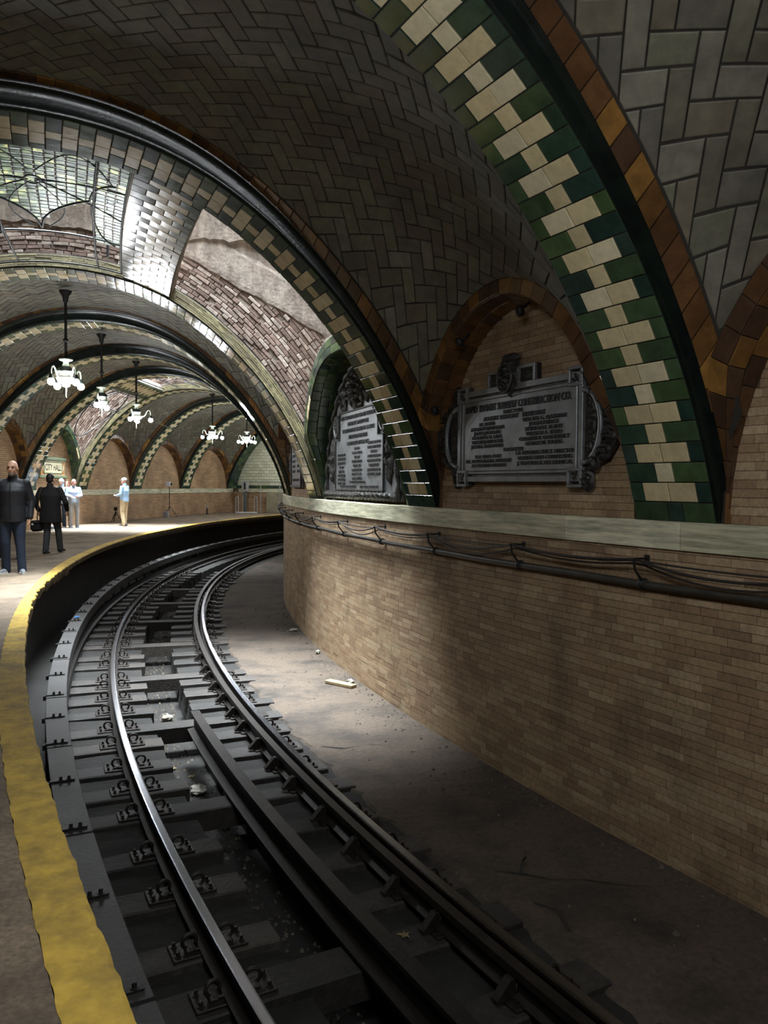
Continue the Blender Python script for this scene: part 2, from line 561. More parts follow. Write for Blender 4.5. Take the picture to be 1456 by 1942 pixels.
def grid_surface(fn, us, vs, flip=False):
    mb = MB()
    U, V = np.meshgrid(us, vs, indexing='ij')
    P = fn(U.ravel(), V.ravel())
    nu, nv = len(us), len(vs)
    fs = []
    for i in range(nu - 1):
        for j in range(nv - 1):
            f = (i * nv + j, i * nv + j + 1, (i + 1) * nv + j + 1, (i + 1) * nv + j)
            fs.append(f[::-1] if flip else f)
    mb.add(P, fs, True)
    return mb


D2M = .0174533

# ------------------------------------------------------------------ ribs
rib_words = {1: 'broad arch rib of green and cream tiles nearest the camera, beside the wide bronze plaque',
             2: 'green and cream tiled arch rib between the two big bronze plaques',
             3: 'green and cream tiled arch rib behind the skylight opening',
             4: 'tiled arch rib just behind the first hanging chandelier', 5: 'tiled arch rib just behind the second hanging chandelier',
             6: 'tiled arch rib in front of the small far skylight', 7: 'tiled arch rib beside the green niche of the station sign',
             8: 'far tiled arch rib behind the man in the cap', 9: 'far tiled arch rib beside the tripod lamp',
             10: 'plain green arch rib framing the white tiled end wall', 0: 'tiled arch rib overhead behind the camera', -1: 'tiled arch rib further behind the camera'}


def make_rib(k):
    sc = RIBS[k]
    det = 300 if k in (1, 2, 3, 4, 5) else 0
    # body: soffit, rolled mouldings on both sides
    n = 90
    ts = np.linspace(0, PL, n)
    w = HW
    prof_pts = [(-w - .092, 1.2), (-w - .088, .9), (-w - .07, .8), (-w - .046, .74), (-w - .042, .5), (-w - .03, .42), (-w - .026, .2), (-w - .016, .07), (-w - .003, .02), (-w, 0.0)]
    root = empty('trim_%d' % (k + 2))
    tag(root, rib_words[k], None, None, 'structure')
    mb = MB()
    P = []
    for (ds, off) in [(-w, 0.0), (w, 0.0)]:
        r, z = prof(ts, off); P.append(WA(sc + ds, r, z))
    V = np.concatenate(P); f = [(i, i + 1, n + i + 1, n + i) for i in range(n - 1)]
    mb.add(V, f, True)
    obj('soffit_bed', mb, M['herring_gap'], root)
    for sg in (-1, 1):
        if (k in (3, 7) and sg < 0) or (k in (2, 6) and sg > 0): continue      # the skylight bays have no moulding
        mb = MB()
        P = []
        for (ds, off) in prof_pts:
            r, z = prof(ts, off * weboff(ts)); P.append(WA(sc + ds * -sg if sg > 0 else sc + ds, r, z))
        V = np.concatenate(P)
        m_ = len(prof_pts)
        fs = []
        for j in range(m_ - 1):
            for i in range(n - 1):
                fs.append((j * n + i, j * n + i + 1, (j + 1) * n + i + 1, (j + 1) * n + i))
        mb.add(V, fs, True)
        obj('roll_moulding', mb, M['moulding'], root)
    # soffit tiles
    RR = 44.0
    def mp(a, b, h):
        r, z = prof(b, 0.0)
        nr = np.interp(b, PT, PN[:, 0]); nz = np.interp(b, PT, PN[:, 1])
        return WA(sc + a / (D2M * RR), r - h * nr, z - h * nz)
    wm = w * D2M * RR
    rows = int(round(PL / .151))
    rh = PL / rows
    items = []
    for j in range(rows):
        if j == 0 or j == rows - 1: cuts, cols = [0, .36, .55, 1], 'ggg'
        elif j % 2: cuts, cols = [0, .165, .495, .83, 1], 'gccg'
        else: cuts, cols = [0, .40, .62, 1], 'gcg'
        if k == 10: cols = 'g' * len(cols)
        for i in range(len(cols)):
            a0, a1 = (2 * cuts[i] - 1) * wm, (2 * cuts[i + 1] - 1) * wm
            b0, b1 = j * rh, (j + 1) * rh
            t = tile_geo([(a0, b0), (a1, b0), (a1, b1), (a0, b1)], mp, .010, .010, .004, .0025)
            if t: items.append(t + (M['cream'] if cols[i] == 'c' else M['green'],))
    lay(root, items, 'tile', det)
    return root


# ------------------------------------------------------------------ lunettes (arched recess at each wall of a bay)
def lunette(bay, outer, ring_mat, reveal_mat, root, det, tymp_mat='brick', rings=1, bricks=True, mort='mortar', RT=41.98):
    """ring of tiles on the face, tiled reveal, brick tympanum"""
    lim = 1 - .09 / bay.half
    RS = RO if outer else RI
    def rl(z):
        r = np.maximum(np.minimum(RL, rz(z)), RT + .03)
        return side_r(r, outer)
    mper = bay.half * D2M * (42.2 if not outer else 50.2)          # metres per unit of x
    th = np.linspace(0, PI, 37)
    ex = 2 / bay.pw
    def ell(t, hx, hz): return np.stack([hx * np.sign(np.cos(t)) * np.abs(np.cos(t)) ** ex * mper, ZS + hz * np.abs(np.sin(t)) ** ex], -1)
    def face(a, b, h):
        s = bay.mid + a / mper * bay.half
        r = rl(b)
        return WA(s, r + (-h if outer else h), b)
    items = []
    # bed behind the ring
    xi, hi, xo, ho = bay.xin, bay.hin, bay.xout, bay.hout
    nr = 29
    for k in range(nr):
        t0, t1 = PI * k / nr, PI * (k + 1) / nr
        for q in range(rings):
            f0, f1 = q / rings, (q + 1) / rings
            lerp = lambda f: (xi + (xo - xi) * f, hi + (ho - hi) * f)
            A, B = lerp(f0), lerp(f1)
            poly = [tuple(ell(t0, *A)), tuple(ell(t0, *B)), tuple(ell(t1, *B)), tuple(ell(t1, *A))]
            if poly[0][1] < ZS + .01 and poly[3][1] < ZS + .01: continue
            poly = clip_half(poly, 1, 0, lim * mper)
            poly = clip_half(poly, -1, 0, lim * mper)
            if len(poly) < 3: continue
            m_ = ring_mat(k, q, nr) if callable(ring_mat) else ring_mat
            t = tile_geo(poly, face, .012, .006, .005, .002)
            if t: items.append(t + (m_,))
    # the reveal: from the ring's inner edge back to the tympanum
    RT2 = side_r(RT, outer)
    xt, ht = xi * .985, hi - .06
    nd = 3 if rings > 1 else 2
    def rev(a, b, h):       # a = along the arch (0..PI, in "metres" of 1 rad*1.6), b = depth 0..1 (*.3)
        t = a / 1.6; f = b / .3
        p0 = ell(t, xi, hi); p1 = ell(t, xt, ht)
        r0 = rl(p0[:, 1]); 
        x = p0[:, 0] * (1 - f) + p1[:, 0] * f; z = p0[:, 1] * (1 - f) + p1[:, 1] * f
        r = r0 * (1 - f) + RT2 * f
        cx, cz = -np.cos(t), -np.sin(t)
        return WA(bay.mid + (x + h * cx) / mper * bay.half, r, z + h * cz)
    for k in range(nr):
        for q in range(nd):
            o = (.5 if q % 2 else 0)
            a0, a1 = PI * 1.6 * max(0, k - o) / nr, PI * 1.6 * (k + 1 - o) / nr
            t = tile_geo([(a0, .3 * q / nd), (a1, .3 * q / nd), (a1, .3 * (q + 1) / nd), (a0, .3 * (q + 1) / nd)], rev, .006, .006, .004, .001)
            if t: items.append(t + (reveal_mat,))
    lay(root, items, 'tile', det)
    mb = MB()
    us = np.linspace(0, PI * 1.6, 30); U, V = np.meshgrid(us, [0, .3], indexing='ij')
    mb.add(rev(U.ravel(), V.ravel(), np.zeros(60) - .003), [(2 * i, 2 * i + 1, 2 * i + 3, 2 * i + 2) for i in range(29)], True)
    obj('reveal_bed', mb, M['herring_gap'], root)
    # plain bed of the face so that no light slips between tiles
    mb = MB()
    P, fs = [], []
    m = 40
    for i, t in enumerate(np.linspace(0, PI, m)):
        a = ell(t, xi, hi); b = ell(t, xo + .02, ho + .02)
        b[0] = np.clip(b[0], -mper, mper); a[0] = np.clip(a[0], -mper, mper)
        P += [a, b]
    P = np.array(P)
    mb.add(face(P[:, 0], P[:, 1], np.full(len(P), -.004)), [(2 * i, 2 * i + 1, 2 * i + 3, 2 * i + 2) for i in range(m - 1)], True)
    obj('ring_bed', mb, M['herring_gap'], root)
    # tympanum
    name = 'wall_outer_lunette' if outer else 'wall_inner_lunette'
    w = empty(name)
    tag(w, 'brick wall filling the arched recess', None, None, 'structure')
    mb = MB()
    xs = np.linspace(-1, 1, 25) * xt * 1.02 * mper
    P, fs = [], []
    for x in xs:
        zt = ZS + ht * 1.03 * max(0, 1 - abs(x / (xt * 1.021 * mper)) ** bay.pw) ** (1 / bay.pw)
        P += [(x, ZS - .02), (x, zt)]
    P = np.array(P)
    mb.add(WA(bay.mid + P[:, 0] / mper * bay.half, RT2, P[:, 1]), [(2 * i, 2 * i + 1, 2 * i + 3, 2 * i + 2) for i in range(24)])
    obj('mortar_bed', mb, M[mort] if bricks else M[tymp_mat], w)
    if bricks:
        items = []
        def tm(a, b, h): return WA(bay.mid + a / mper * bay.half, RT2 + (-h if outer else h), b)
        c = 0
        z = ZS
        while z < ZS + ht:
            zm = z + .03
            wx = xt * mper * math.sqrt(max(0, 1 - ((zm - ZS) / ht) ** 2))
            x = -wx - rng.uniform(0, .3)
            while x < wx:
                L = .30 if rng.random() < .8 else .15
                poly = [(max(x, -wx), z), (min(x + L, wx), z), (min(x + L, wx), z + .0615), (max(x, -wx), z + .0615)]
                x += L
                t = tile_geo(poly, tm, .004, .004, .002, .0012) if poly[1][0] - poly[0][0] > .02 else None
                if t: items.append(t + (M[tymp_mat],))
            z += .0615
        lay(w, items, 'brick', 300 if det else 0)
    return w


# ------------------------------------------------------------------ herringbone webs
def make_bay(k):
    bay = BAYS[k]
    det = k in (0, 1, 3)
    root = empty('ceiling')
    tag(root, {0: 'herringbone tiled vault nearest the camera', 1: 'dark herringbone tiled vault over the wide bronze plaque', 3: 'herringbone tiled vault behind the skylight opening',
               4: 'herringbone tiled vault behind the first chandelier', 5: 'herringbone tiled vault in front of the far skylight', 7: 'herringbone tiled vault over the man in the cap',
               8: 'herringbone tiled vault over the tripod lamp', 9: 'herringbone tiled vault at the far end of the platform', -1: 'herringbone tiled vault behind the camera'}[k], None, None, 'structure')
    ss = np.linspace(bay.sa + .07, bay.sb - .07, 25)
    rs = np.concatenate([np.linspace(RL, 43.5, 10), np.linspace(43.8, 48.6, 22), np.linspace(48.9, 2 * RC - RL, 10)])
    for sg in (-1, 1):      # the web runs a little further down beside each rib
        es = np.linspace(bay.mid + sg * (bay.half - .30), bay.mid + sg * (bay.half - .07), 3)
        for a_, b_ in ((42.08, RL), (2 * RC - RL, 2 * RC - 42.08)):
            obj('vault_bed', grid_surface(lambda s, r: bay.webp(s, r, np.zeros_like(s)), es, np.linspace(a_, b_, 6)), M['herring_gap'], root)
    obj('vault_bed', grid_surface(lambda s, r: bay.webp(s, r, np.zeros_like(s)), ss, rs), M['herring_gap'], root)
    # arc length along a line part-way between rib and crown line
    sx = bay.mid + .55 * bay.half
    rr = np.linspace(RL, 2 * RC - RL, 400)
    zz = bay.web(np.full(400, sx), rr)
    TT = np.concatenate([[0], np.cumsum(np.hypot(np.diff(rr), np.diff(zz)))])
    KM = D2M * 44.5
    um = (bay.half - .275) * KM
    def mp(a, b, h): return bay.webp(bay.mid + a / KM, np.interp(b, TT, rr), h)
    def mpx(a, b, h):       # the border strips reach below the web
        r = np.interp(b, TT, rr) + np.minimum(b, 0) * .42 + np.maximum(b - TT[-1], 0) * .42
        return bay.webp(bay.mid + a / KM, r, h)
    w = .152
    c45 = math.sqrt(.5)
    items = []
    Tm = TT[-1]
    nn = int((Tm + 2 * um) / w) + 4
    for i in range(-nn, nn):
        for j in range(-nn // 4 - 2, nn // 4 + 2):
            for kind in (0, 1):
                x0, y0 = i + 4 * j, -i
                if kind == 0: q = [(x0, y0), (x0 + 2, y0), (x0 + 2, y0 + 1), (x0, y0 + 1)]
                else: q = [(x0 + 2, y0), (x0 + 3, y0), (x0 + 3, y0 + 2), (x0 + 2, y0 + 2)]
                q = [((x - y) * c45 * w, (x + y) * c45 * w + Tm / 2) for x, y in q]
                xs = [p[0] for p in q]; ys = [p[1] for p in q]
                if max(xs) < -um or min(xs) > um or max(ys) < 0 or min(ys) > Tm: continue
                if min(xs) < -um: q = clip_half(q, -1, 0, um)
                if max(xs) > um: q = clip_half(q, 1, 0, um)
                if min(ys) < 0: q = clip_half(q, 0, -1, 0)
                if max(ys) > Tm: q = clip_half(q, 0, 1, Tm)
                if len(q) < 3: continue
                t = tile_geo(q, mp, .011, .013, .006, .003)
                if t: items.append(t + (M['herring'],))
    lay(root, items, 'tile', 300 if det else 0)
    # brown border along both ribs
    items = []
    for sg in (-1, 1):
        e0, e1 = (bay.half - .265) * KM, (bay.half - .08) * KM
        nb = int(Tm / .155)
        for j in range(-2, nb + 2):
            b0, b1 = Tm * j / nb, Tm * (j + 1) / nb
            t = tile_geo([(sg * e0, b0), (sg * e1, b0), (sg * e1, b1), (sg * e0, b1)], mpx, .014, .005, .004, .002)
            if t: items.append(t + (M['brown'],))
    lay(root, items, 'border_tile', 160 if k in (0, 1, 3) else 0)
    if k != 9:
        pass
    for outer in (False, True):
        if outer and k in (-1, 0, 1): br = False
        else: br = (not outer) and k in (0, 1, 3)
        lunette(bay, outer, M['brown'], M['brown'], root, 160 if (k in (0, 1) and not outer) else 0, 'brick' if br else 'brick_far', 1, br)
    return root
# ------------------------------------------------------------------ brick material for surfaces too far away to tell the bricks apart
def brick_far(name, wide=.30, high=.062, c1=(178, 146, 110), c2=(154, 122, 90), mo=(98, 78, 60)):
    m = bpy.data.materials.new(name)
    m.use_nodes = True
    nt = m.node_tree; N, L = nt.nodes, nt.links
    b = N['Principled BSDF']
    tc = N.new('ShaderNodeTexCoord')
    sx = N.new('ShaderNodeSeparateXYZ'); L.new(tc.outputs['Object'], sx.inputs[0])
    # unroll the curved wall: arc length and height
    a1 = N.new('ShaderNodeMath'); a1.operation = 'SUBTRACT'; a1.inputs[1].default_value = CX; L.new(sx.outputs[0], a1.inputs[0])
    a2 = N.new('ShaderNodeMath'); a2.operation = 'SUBTRACT'; a2.inputs[1].default_value = CY; L.new(sx.outputs[1], a2.inputs[0])
    at = N.new('ShaderNodeMath'); at.operation = 'ARCTAN2'; L.new(a2.outputs[0], at.inputs[0]); L.new(a1.outputs[0], at.inputs[1])
    ml = N.new('ShaderNodeMath'); ml.operation = 'MULTIPLY'; ml.inputs[1].default_value = 50.0; L.new(at.outputs[0], ml.inputs[0])
    cb = N.new('ShaderNodeCombineXYZ'); L.new(ml.outputs[0], cb.inputs[0]); L.new(sx.outputs[2], cb.inputs[1])
    br = N.new('ShaderNodeTexBrick'); br.inputs['Scale'].default_value = 1
    br.inputs['Brick Width'].default_value = wide; br.inputs['Row Height'].default_value = high; br.inputs['Mortar Size'].default_value = .006
    br.inputs['Color1'].default_value = lin(c1); br.inputs['Color2'].default_value = lin(c2); br.inputs['Mortar'].default_value = lin(mo)
    L.new(cb.outputs[0], br.inputs['Vector'])
    no = N.new('ShaderNodeTexNoise'); no.inputs['Scale'].default_value = 1.3; no.inputs['Detail'].default_value = 6; L.new(tc.outputs['Object'], no.inputs['Vector'])
    mr = N.new('ShaderNodeMapRange'); mr.inputs['From Min'].default_value = .3; mr.inputs['From Max'].default_value = .7; mr.inputs['To Min'].default_value = .65; mr.inputs['To Max'].default_value = 1.2
    L.new(no.outputs['Fac'], mr.inputs['Value'])
    mx = N.new('ShaderNodeMix'); mx.data_type = 'RGBA'; mx.blend_type = 'MULTIPLY'; mx.inputs['Factor'].default_value = 1
    L.new(br.outputs['Color'], mx.inputs['A']); L.new(mr.outputs[0], mx.inputs['B']); L.new(mx.outputs['Result'], b.inputs['Base Color'])
    b.inputs['Roughness'].default_value = .8
    bp = N.new('ShaderNodeBump'); bp.inputs['Strength'].default_value = .5; bp.inputs['Distance'].default_value = .006; bp.invert = True
    L.new(br.outputs['Fac'], bp.inputs['Height']); L.new(bp.outputs[0], b.inputs['Normal'])
    return m


M['brick_far'] = brick_far('distant_buff_brick')

for k in RIBS:
    if k > -2: make_rib(k)
for k in BAYS:
    if k not in (2, 6): make_bay(k)


# ------------------------------------------------------------------ inner wall, ledges
def ring_wall(name, r, z0, z1, s0, s1, mat, n=120, parent=None):
    mb = MB()
    ss = np.linspace(s0, s1, n)
    P = np.concatenate([WA(ss, r, z0), WA(ss, r, z1)])
    mb.add(P, [(i, i + 1, n + i + 1, n + i) for i in range(n - 1)], True)
    return obj(name, mb, mat, parent)


ZB = -1.326
wr = empty('wall_right')
tag(wr, 'curved buff brick wall beside the track under the stone ledge', None, None, 'structure')
ring_wall('mortar_bed', RI - .003, ZB - .3, 1.1, -12, 60, M['mortar'], 160, wr)
items = []
KW = D2M * RI
def mpw(a, b, h): return WA(a / KW, RI + h, b)
z = ZB - .03
row = 0
H_ = .0615
while z < 1.07:
    a = (-6.0 + rng.uniform(0, .4)) * KW
    while a < 27.5 * KW:
        L_ = .30 if rng.random() < .72 else .15
        t = tile_geo([(a, z), (a + L_, z), (a + L_, min(z + H_, 1.07)), (a, min(z + H_, 1.07))], mpw, .005, .004, .0018, .0014)
        if t: items.append(t + (M['brick'],))
        a += L_
    z += H_
lay(wr, items, 'brick', 300)

def ledge(name, outer, s0, s1, step, label):
    t = empty(name)
    tag(t, label, None, None, 'structure')
    s = s0
    while s < s1:
        e = min(s + step * rng.uniform(.9, 1.1), s1)
        mb = MB()
        n = 9
        ss = np.linspace(s + .004, e - .004, n)
        R0, R1 = (RI - .1, RI + .028) if not outer else (RO + .1, RO - .028)
        prof_ = [(R0, 1.07), (R1, 1.07), (R1, 1.272), (R1 - (.008 if not outer else -.008), 1.28), (R0, 1.28)]
        P = []
        for (r, z) in prof_: P.append(WA(ss, r, z))
        V = np.concatenate(P); m_ = len(prof_)
        fs = []
        for j in range(m_):
            j2 = (j + 1) % m_
            for i in range(n - 1): fs.append((j * n + i, j * n + i + 1, j2 * n + i + 1, j2 * n + i))
        fs += [tuple(j * n for j in range(m_)), tuple(j * n + n - 1 for j in range(m_))[::-1]]
        mb.add(V, fs)
        obj('slab', mb, M['ledge'], t)
        s = e
    return t

ledge('trim_ledge_right', False, 2.97 - 1.71 * 8, 30, 1.71, 'pale veined stone ledge capping the brick wall beside the track')
ledge('trim_ledge_left', True, -11, 53.6, 1.45, 'pale stone ledge along the far wall behind the people')

wl = ring_wall('wall_left', RO, 0 - .3, 1.1, -12, 60, M['brick_far'], 140)
tag(wl, 'brick wall at the back of the platform behind the people', None, None, 'structure')

# ------------------------------------------------------------------ platform
RP, RY = 46.326, 46.52
def noise1(s, seed, amp, f):
    return amp * (math.sin(s * f + seed) + .6 * math.sin(s * f * 2.3 + seed * 1.7) + .4 * math.sin(s * f * 5.1 + seed * 2.9)) / 2
mb = MB()
ss = np.linspace(-12, 56, 1700)
n = len(ss)
P = []
for r0, z in ((RY, 0.0), (RO + .02, 0.0)):
    P.append(WA(ss, r0, z))
mb.add(np.concatenate(P), [(i, i + 1, n + i + 1, n + i) for i in range(n - 1)])
fl = obj('floor', mb, M['platform'])
tag(fl, 'worn concrete platform floor curving along the track', None, None, 'structure')
# yellow edge strip with a slightly ragged front
rag = np.array([noise1(s, 1.0, .010, 7.0) + noise1(s, 4.0, .006, 23.0) for s in ss])
# the stretch where the edge has broken away
brk = np.exp(-((ss - 15.2) / 3.0) ** 2) * .07 * (1 + .4 * np.sin(ss * 8.3) * np.sin(ss * 3.7) + .12 * np.sin(ss * 21))
def strip(name, rows, mat, lab):
    mb = MB(); P = [WA(ss, r, z) for r, z in rows]; V = np.concatenate(P); fs = []
    for j in range(len(rows) - 1):
        for i in range(n - 1): fs.append((j * n + i, j * n + i + 1, (j + 1) * n + i + 1, (j + 1) * n + i))
    mb.add(V, fs)
    o = obj(name, mb, mat)
    return tag(o, lab, None, None, 'structure')
lipr = RP + rag * .6 + brk
yin = np.array([noise1(s, 2.2, .006, 19.0) for s in ss])
strip('trim_platform_edge', [(RY + yin, np.full(n, .0035)), (lipr + .02, np.full(n, .004)), (lipr + .004, -.004 + 0 * ss), (lipr, -.02 + 0 * ss)], M['yellow'], 'yellow painted strip along the platform edge')
low = np.where(brk > .006, .14 + .05 * np.sin(ss * 17), .11)
strip('trim_platform_lip', [(lipr, np.full(n, -.02)), (lipr + .012 + rag * .5, -.07 + rag), (lipr + .02 + brk * .6, -low), (lipr + .25, -low - .01), (np.full(n, RP + .42), -.3 + 0 * ss)], M['edge_concrete'], 'crumbling concrete lip below the yellow platform edge')
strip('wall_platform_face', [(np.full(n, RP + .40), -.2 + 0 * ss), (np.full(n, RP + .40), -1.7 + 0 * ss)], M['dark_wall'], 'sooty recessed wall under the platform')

# ------------------------------------------------------------------ track bed
ss = np.linspace(-12, 60, 420); n = len(ss)
def bed(name, rows, mat, lab):
    return strip(name, rows, mat, lab)
def band(s, seed, a): return np.array([noise1(q, seed, a, 6.0) + noise1(q, seed + 2, a * .6, 21.0) for q in s])
bed('floor_track_side', [(np.full(n, RI - .02), ZB + .012 + 0 * ss), (np.full(n, RI + .25), ZB + .004 + band(ss, 1, .004)), (np.full(n, 42.8), ZB + band(ss, 3, .004)), (np.full(n, 43.35), ZB + .008 + band(ss, 5, .006)), (43.52 + band(ss, 7, .05), ZB + .002 + 0 * ss), (np.full(n, 43.66), ZB - .12 + 0 * ss)], M['bed'], 'dusty concrete strip between the inner rail and the brick wall')
bed('floor_track_ballast', [(np.full(n, 43.5), -1.345 + 0 * ss), (np.full(n, 44.0), -1.35 + band(ss, 11, .012)), (np.full(n, 44.46), -1.36 + band(ss, 12, .012)), (np.full(n, 44.5), -1.66 + 0 * ss), (np.full(n, 44.95), -1.66 + 0 * ss), (np.full(n, 44.99), -1.36 + band(ss, 13, .012)), (np.full(n, 45.45), -1.345 + band(ss, 14, .012)), (np.full(n, 45.93), -1.34 + band(ss, 15, .012)), (np.full(n, 46.0), -1.38 + 0 * ss), (np.full(n, RP + .45), -1.40 + 0 * ss)], M['trough'], 'sooty trough and grit between the ties')

# cracks in the concrete strip
fts = bpy.data.objects['floor_track_side']
for i, pts in enumerate((((5.75, 43.25), (5.6, 43.1), (5.35, 42.95), (5.2, 42.75), (4.95, 42.55), (4.8, 42.35), (4.7, 42.12)), ((5.6, 43.1), (5.75, 42.98), (5.85, 42.9)), ((9.9, 43.4), (9.7, 43.2), (9.75, 42.9), (9.5, 42.6)), ((4.6, 43.3), (4.9, 43.2), (5.1, 43.28)))):
    mb = MB(); P = []
    for j, (q, r) in enumerate(pts):
        w_ = .012 * (1 - .7 * abs(2 * j / (len(pts) - 1) - 1)) + .003
        P += [W(q + rng.uniform(-.03, .03), r - w_, ZB + .0145), W(q + rng.uniform(-.03, .03), r + w_, ZB + .0145)]
    mb.add(P, [(2 * j, 2 * j + 1, 2 * j + 3, 2 * j + 2) for j in range(len(pts) - 1)])
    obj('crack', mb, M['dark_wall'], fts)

# end wall of the platform hall: white glazed tiles over a green band and concrete
SE = 54.3
ew = empty('wall_end')
tag(ew, 'end wall of white glazed tiles beyond the last arch', None, None, 'structure')
ri = np.linspace(RI - 1.0, RO + .3, 2)
mb = MB(); mb.add([W(SE + .02, 41.0, -1.7), W(SE + .02, 51.2, -1.7), W(SE + .02, 51.2, 5.4), W(SE + .02, 41.0, 5.4)], [(0, 1, 2, 3)])
obj('mortar_bed', mb, M['far_mortar'], ew)
items = []
def mpe(a, b, h): return WA(SE - h / (D2M * 48), a, b)
z = 1.28
row = 0
while z < 5.1:
    hh = .17 if row == 0 else .163
    a = 43.0 + (.17 if row % 2 else 0)
    while a < 50.4:
        if row == 0: m_ = M['green']
        else: m_ = M['white_tile']
        t = tile_geo([(a, z), (a + .33, z), (a + .33, z + hh), (a, z + hh)], mpe, .012, .016, .004, .002)
        if t: items.append(t + (m_,))
        a += .33
    z += hh; row += 1
lay(ew, items, 'tile', 200)
mb = MB().box((0, 0, 0), (1, 1, 1))
def polar_box(name, s, r0, r1, z0, z1, depth, mat, parent=None, bev=.01):
    m_ = tframe(s, (r0 + r1) / 2, (z0 + z1) / 2)
    return obj(name, MB().box((0, 0, 0), (r1 - r0, depth, z1 - z0), None, bev), mat, parent, m_)
t = polar_box('trim_end_ledge', SE - .05, 46.8, 50.3, 1.07, 1.28, .16, M['ledge']); tag(t, 'stone ledge across the end wall below the white tiles', None, None, 'structure')
t = polar_box('wall_end_base', SE - .02, 46.7, 50.4, -.2, 1.07, .10, M['brick_far']); tag(t, 'brick base of the end wall behind the railing', None, None, 'structure')
# ------------------------------------------------------------------ skylight bays
def glassy(name):
    m = bpy.data.materials.new(name); m.use_nodes = True
    nt = m.node_tree; N, L = nt.nodes, nt.links
    out = N['Material Output']; b = N['Principled BSDF']
    oi = N.new('ShaderNodeObjectInfo'); tc = N.new('ShaderNodeTexCoord')
    no = N.new('ShaderNodeTexNoise'); no.inputs['Scale'].default_value = 7; no.inputs['Detail'].default_value = 4; L.new(tc.outputs['Object'], no.inputs['Vector'])
    ad = N.new('ShaderNodeMath'); ad.operation = 'MULTIPLY_ADD'; ad.inputs[1].default_value = .34; L.new(oi.outputs['Random'], ad.inputs[0]); L.new(no.outputs['Fac'], ad.inputs[2])
    rp = N.new('ShaderNodeValToRGB'); el = rp.color_ramp.elements
    el[0].position, el[0].color = .25, lin((82, 88, 84)); el[1].position, el[1].color = 1.0, lin((206, 198, 152))
    e = el.new(.62); e.color = lin((108, 114, 104)); e = el.new(.82); e.color = lin((150, 154, 136))
    L.new(ad.outputs[0], rp.inputs[0])
    tr = N.new('ShaderNodeBsdfTranslucent'); L.new(rp.outputs[0], tr.inputs[0]); L.new(rp.outputs[0], b.inputs['Base Color'])
    b.inputs['Roughness'].default_value = .25
    mx = N.new('ShaderNodeMixShader'); mx.inputs[0].default_value = .55
    L.new(b.outputs[0], mx.inputs[1]); L.new(tr.outputs[0], mx.inputs[2]); L.new(mx.outputs[0], out.inputs['Surface'])
    return m


M['leaded'] = glassy('leaded_art_glass')
M['came'] = mk('black_lead_came', [(26, 28, 28)], .5, .05, 10, .2, bump=.1, metal=.3)


def green_ring(k, q, nr):
    if q == 0 and (k in (5, 6) or k in (nr - 6, nr - 7)): return M['cream']
    return M['green']


